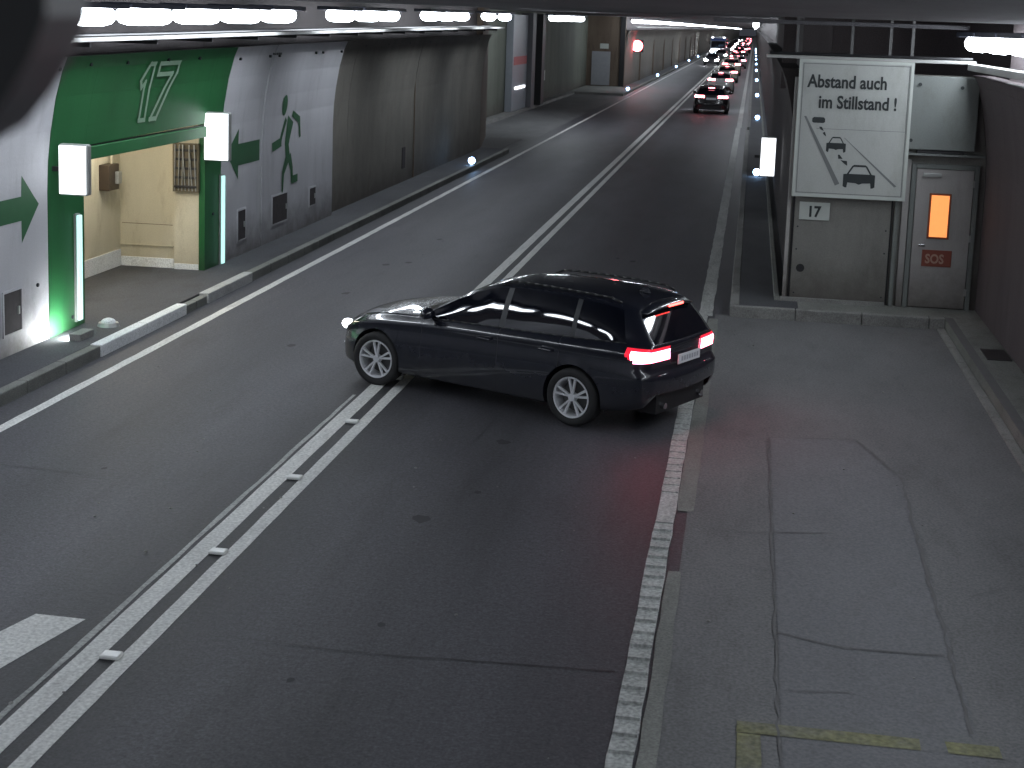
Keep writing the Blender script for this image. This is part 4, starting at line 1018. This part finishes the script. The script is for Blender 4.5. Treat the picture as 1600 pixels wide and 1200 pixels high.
        for q in ((0, 1, 3), (1, 2, 3), (2, 0, 3)): bm.faces.new([v_[i] for i in q])
        link_bm('aerial_fin', bm, paint, e)
        # wipers
        bm = bmesh.new(); cyl(bm, (-1.0+.16, .05, 1.03), (-1.0+.25, -.28, 1.06), .008, seg=6); link_bm('rear_wiper', bm, M_black, e)
        for sd in (1, -1):       # bright trim along the window base
            bm = bmesh.new(); P_ = [carpoint(x_, 7.0) for x_ in [(-.66+.14*i) for i in range(21)]]
            for A, B in zip(P_, P_[1:]): cyl(bm, (A.x, sd*(A.y+.004), A.z), (B.x, sd*(B.y+.004), B.z), .007, seg=6)
            link_bm('window_trim', bm, M_black, e, True)
    return e

hero = build_car('estate_car', M_paint, M_glass, .035, True, label='dark estate car turning across the double centre lines with its tail lamps lit', cat='car')
hero.location = (-1.385, 17.12, 0.0); HD = math.radians(-64.1)
hero.rotation_euler.z = math.pi/2-HD

def paintm(nm, col): return plain(nm, col, .25, .0, coat=1.0, var=.05)
FAR = [  # rear views, right lane: x centre, y of rear bumper, paint
 (-2.05, 80.0, 'far_black', (.012, .010, .012), 'dark car, nearest of the queue with both tail lamps glowing', M_tailf),
 (-2.15, 106.0, 'far_silver', (.5, .52, .5), 'pale silver car, second in the queue behind the dark one', M_tailf),
 (-2.05, 148.0, 'far_beige', (.55, .52, .44), 'pale beige car, third in the queue in the right lane', M_tailf),
 (-2.2, 205.0, 'far_red', (.10, .01, .015), 'reddish car, fourth in the queue in the right lane', M_tailf),
 (-1.9, 262.0, 'far_white', (.45, .45, .47), 'white car, fifth in the queue in the right lane', M_tailf),
 (-2.3, 325.0, 'far_grey', (.08, .08, .09), 'far grey car in the glare at the end of the right lane', M_tailf),
 (-1.9, 420.0, 'far_blue', (.02, .03, .10), 'small blue car in the glare at the end of the right lane', M_tailf),
 (-2.1, 128.0, 'far_tan', (.38, .33, .24), 'tan car squeezed between the silver and the beige car in the queue', M_tailf),
 (-1.7, 176.0, 'far_pale', (.35, .35, .36), 'light grey car behind the beige car in the queue', M_tailf),
 (-2.2, 234.0, 'far_dark', (.03, .03, .03), 'black car behind the reddish car in the queue', M_tailf),
 (-1.6, 292.0, 'far_wine', (.12, .01, .02), 'wine red car in front of the white car in the queue', M_tailf),
 (-2.0, 370.0, 'far_cream', (.3, .28, .22), 'cream car near the end of the visible queue', M_tailf),
 (-1.8, 500.0, 'far_g', (.1, .1, .1), 'tiny grey car at the vanishing point of the right lane', M_tailf),
 (-2.1, 600.0, 'far_h', (.1, .1, .1), 'farthest tiny car at the vanishing point of the right lane', M_tailf)]
fproto = None
def far_car(x, y, nm, col, lb, rearview, group, sx=1.0, sz=1.0):
    global fproto
    mt = paintm(nm, col)
    if fproto is None: fproto = build_car('car', mt, M_glass, .16, False, tail=M_tailf, head=M_headf); o = fproto
    else: o = copy_tree(fproto)
    for ch in o.children:
        if ch.name.split('.')[0] in ('body', 'mirror', 'spoiler'):
            if o is not fproto: ch.data = ch.data.copy()
            ch.data.materials.clear(); ch.data.materials.append(mt)
    o.location = (x, y+(.97 if rearview else 0), 0); o.rotation_euler.z = math.pi/2 if rearview else -math.pi/2
    o.scale = (sx, 1.0, sz)
    finish(o, lb, 'car', group); return o
for i, (x, y, nm, col, lb, tm) in enumerate(FAR):
    far_car(x, y, nm, col, lb, True, 'cars queueing in the right lane', (.95, 1, .92, 1, .9, 1, .95)[i % 7], (1, 1.05, 1.22, 1.02, 1.3, 1, 1.12)[i % 7])
for x, y, nm, col, lb in ((-5.0, 186, 'far_oncoming', (.05, .05, .06), 'oncoming dark car with white headlamps, nearest in the left lane'), (-4.7, 225, 'far_oncoming_e', (.3, .3, .3), 'oncoming silver car with white headlamps beside the coach'), (-5.0, 340, 'far_oncoming_f', (.3, .3, .3), 'oncoming white car second behind the coach'), (-5.2, 425, 'far_oncoming_g', (.1, .1, .1), 'oncoming grey car in the glare of the left lane'), (-5.2, 560, 'far_oncoming_h', (.1, .1, .1), 'tiny oncoming car at the vanishing point'), (-4.9, 300, 'far_oncoming_b', (.2, .2, .22), 'oncoming pale car with white headlamps behind the coach'),
                          (-5.4, 380, 'far_oncoming_c', (.05, .05, .1), 'oncoming car lost in the glare at the end of the left lane'), (-5.6, 470, 'far_oncoming_d', (.05, .05, .05), 'farthest oncoming car, only its lamps showing')):
    far_car(x, y+3.6, nm, col, lb, False, 'oncoming cars in the left lane')

# oncoming coach with bright band
co = empty('coach', (-5.75, 250, 0), label='oncoming white and blue coach with bright lamps in the left lane', cat='coach')
boxo('body', (-1.25, 1.25, 0, 11, .35, 3.1), paintm('coach_paint', (.45, .5, .55)), co, .12)
boxo('windshield', (-1.12, 1.12, -.02, 0.01, 1.35, 2.45), M_glass, co, .02)
boxo('blue_band', (-1.2, 1.2, -.015, 0, 2.5, 2.9), paintm('coach_blue', (.03, .10, .35)), co)
for sx_ in (-1, 1):
    boxo('headlight', (sx_*.95-.22, sx_*.95+.22, -.05, 0, .65, .95), M_headf, co, .02)
    boxo('marker_lamp', (sx_*.9-.12, sx_*.9+.12, -.03, 0, 2.95, 3.07), M_head, co)
    bm = bmesh.new(); cyl(bm, (sx_*1.1, 1.8, .5), (sx_*1.24, 1.8, .5), .5, seg=20); link_bm('wheel', bm, M_blackr, co)
    boxo('mirror', (sx_*1.3-.1, sx_*1.3+.1, -.3, -.2, 1.9, 2.4), M_black, co)
bm = bmesh.new(); box(bm, -.9, .9, -.03, 0, .98, 1.18, .02); link_bm('lamp_band', bm, M_head, co)

sc.render.engine = 'CYCLES'
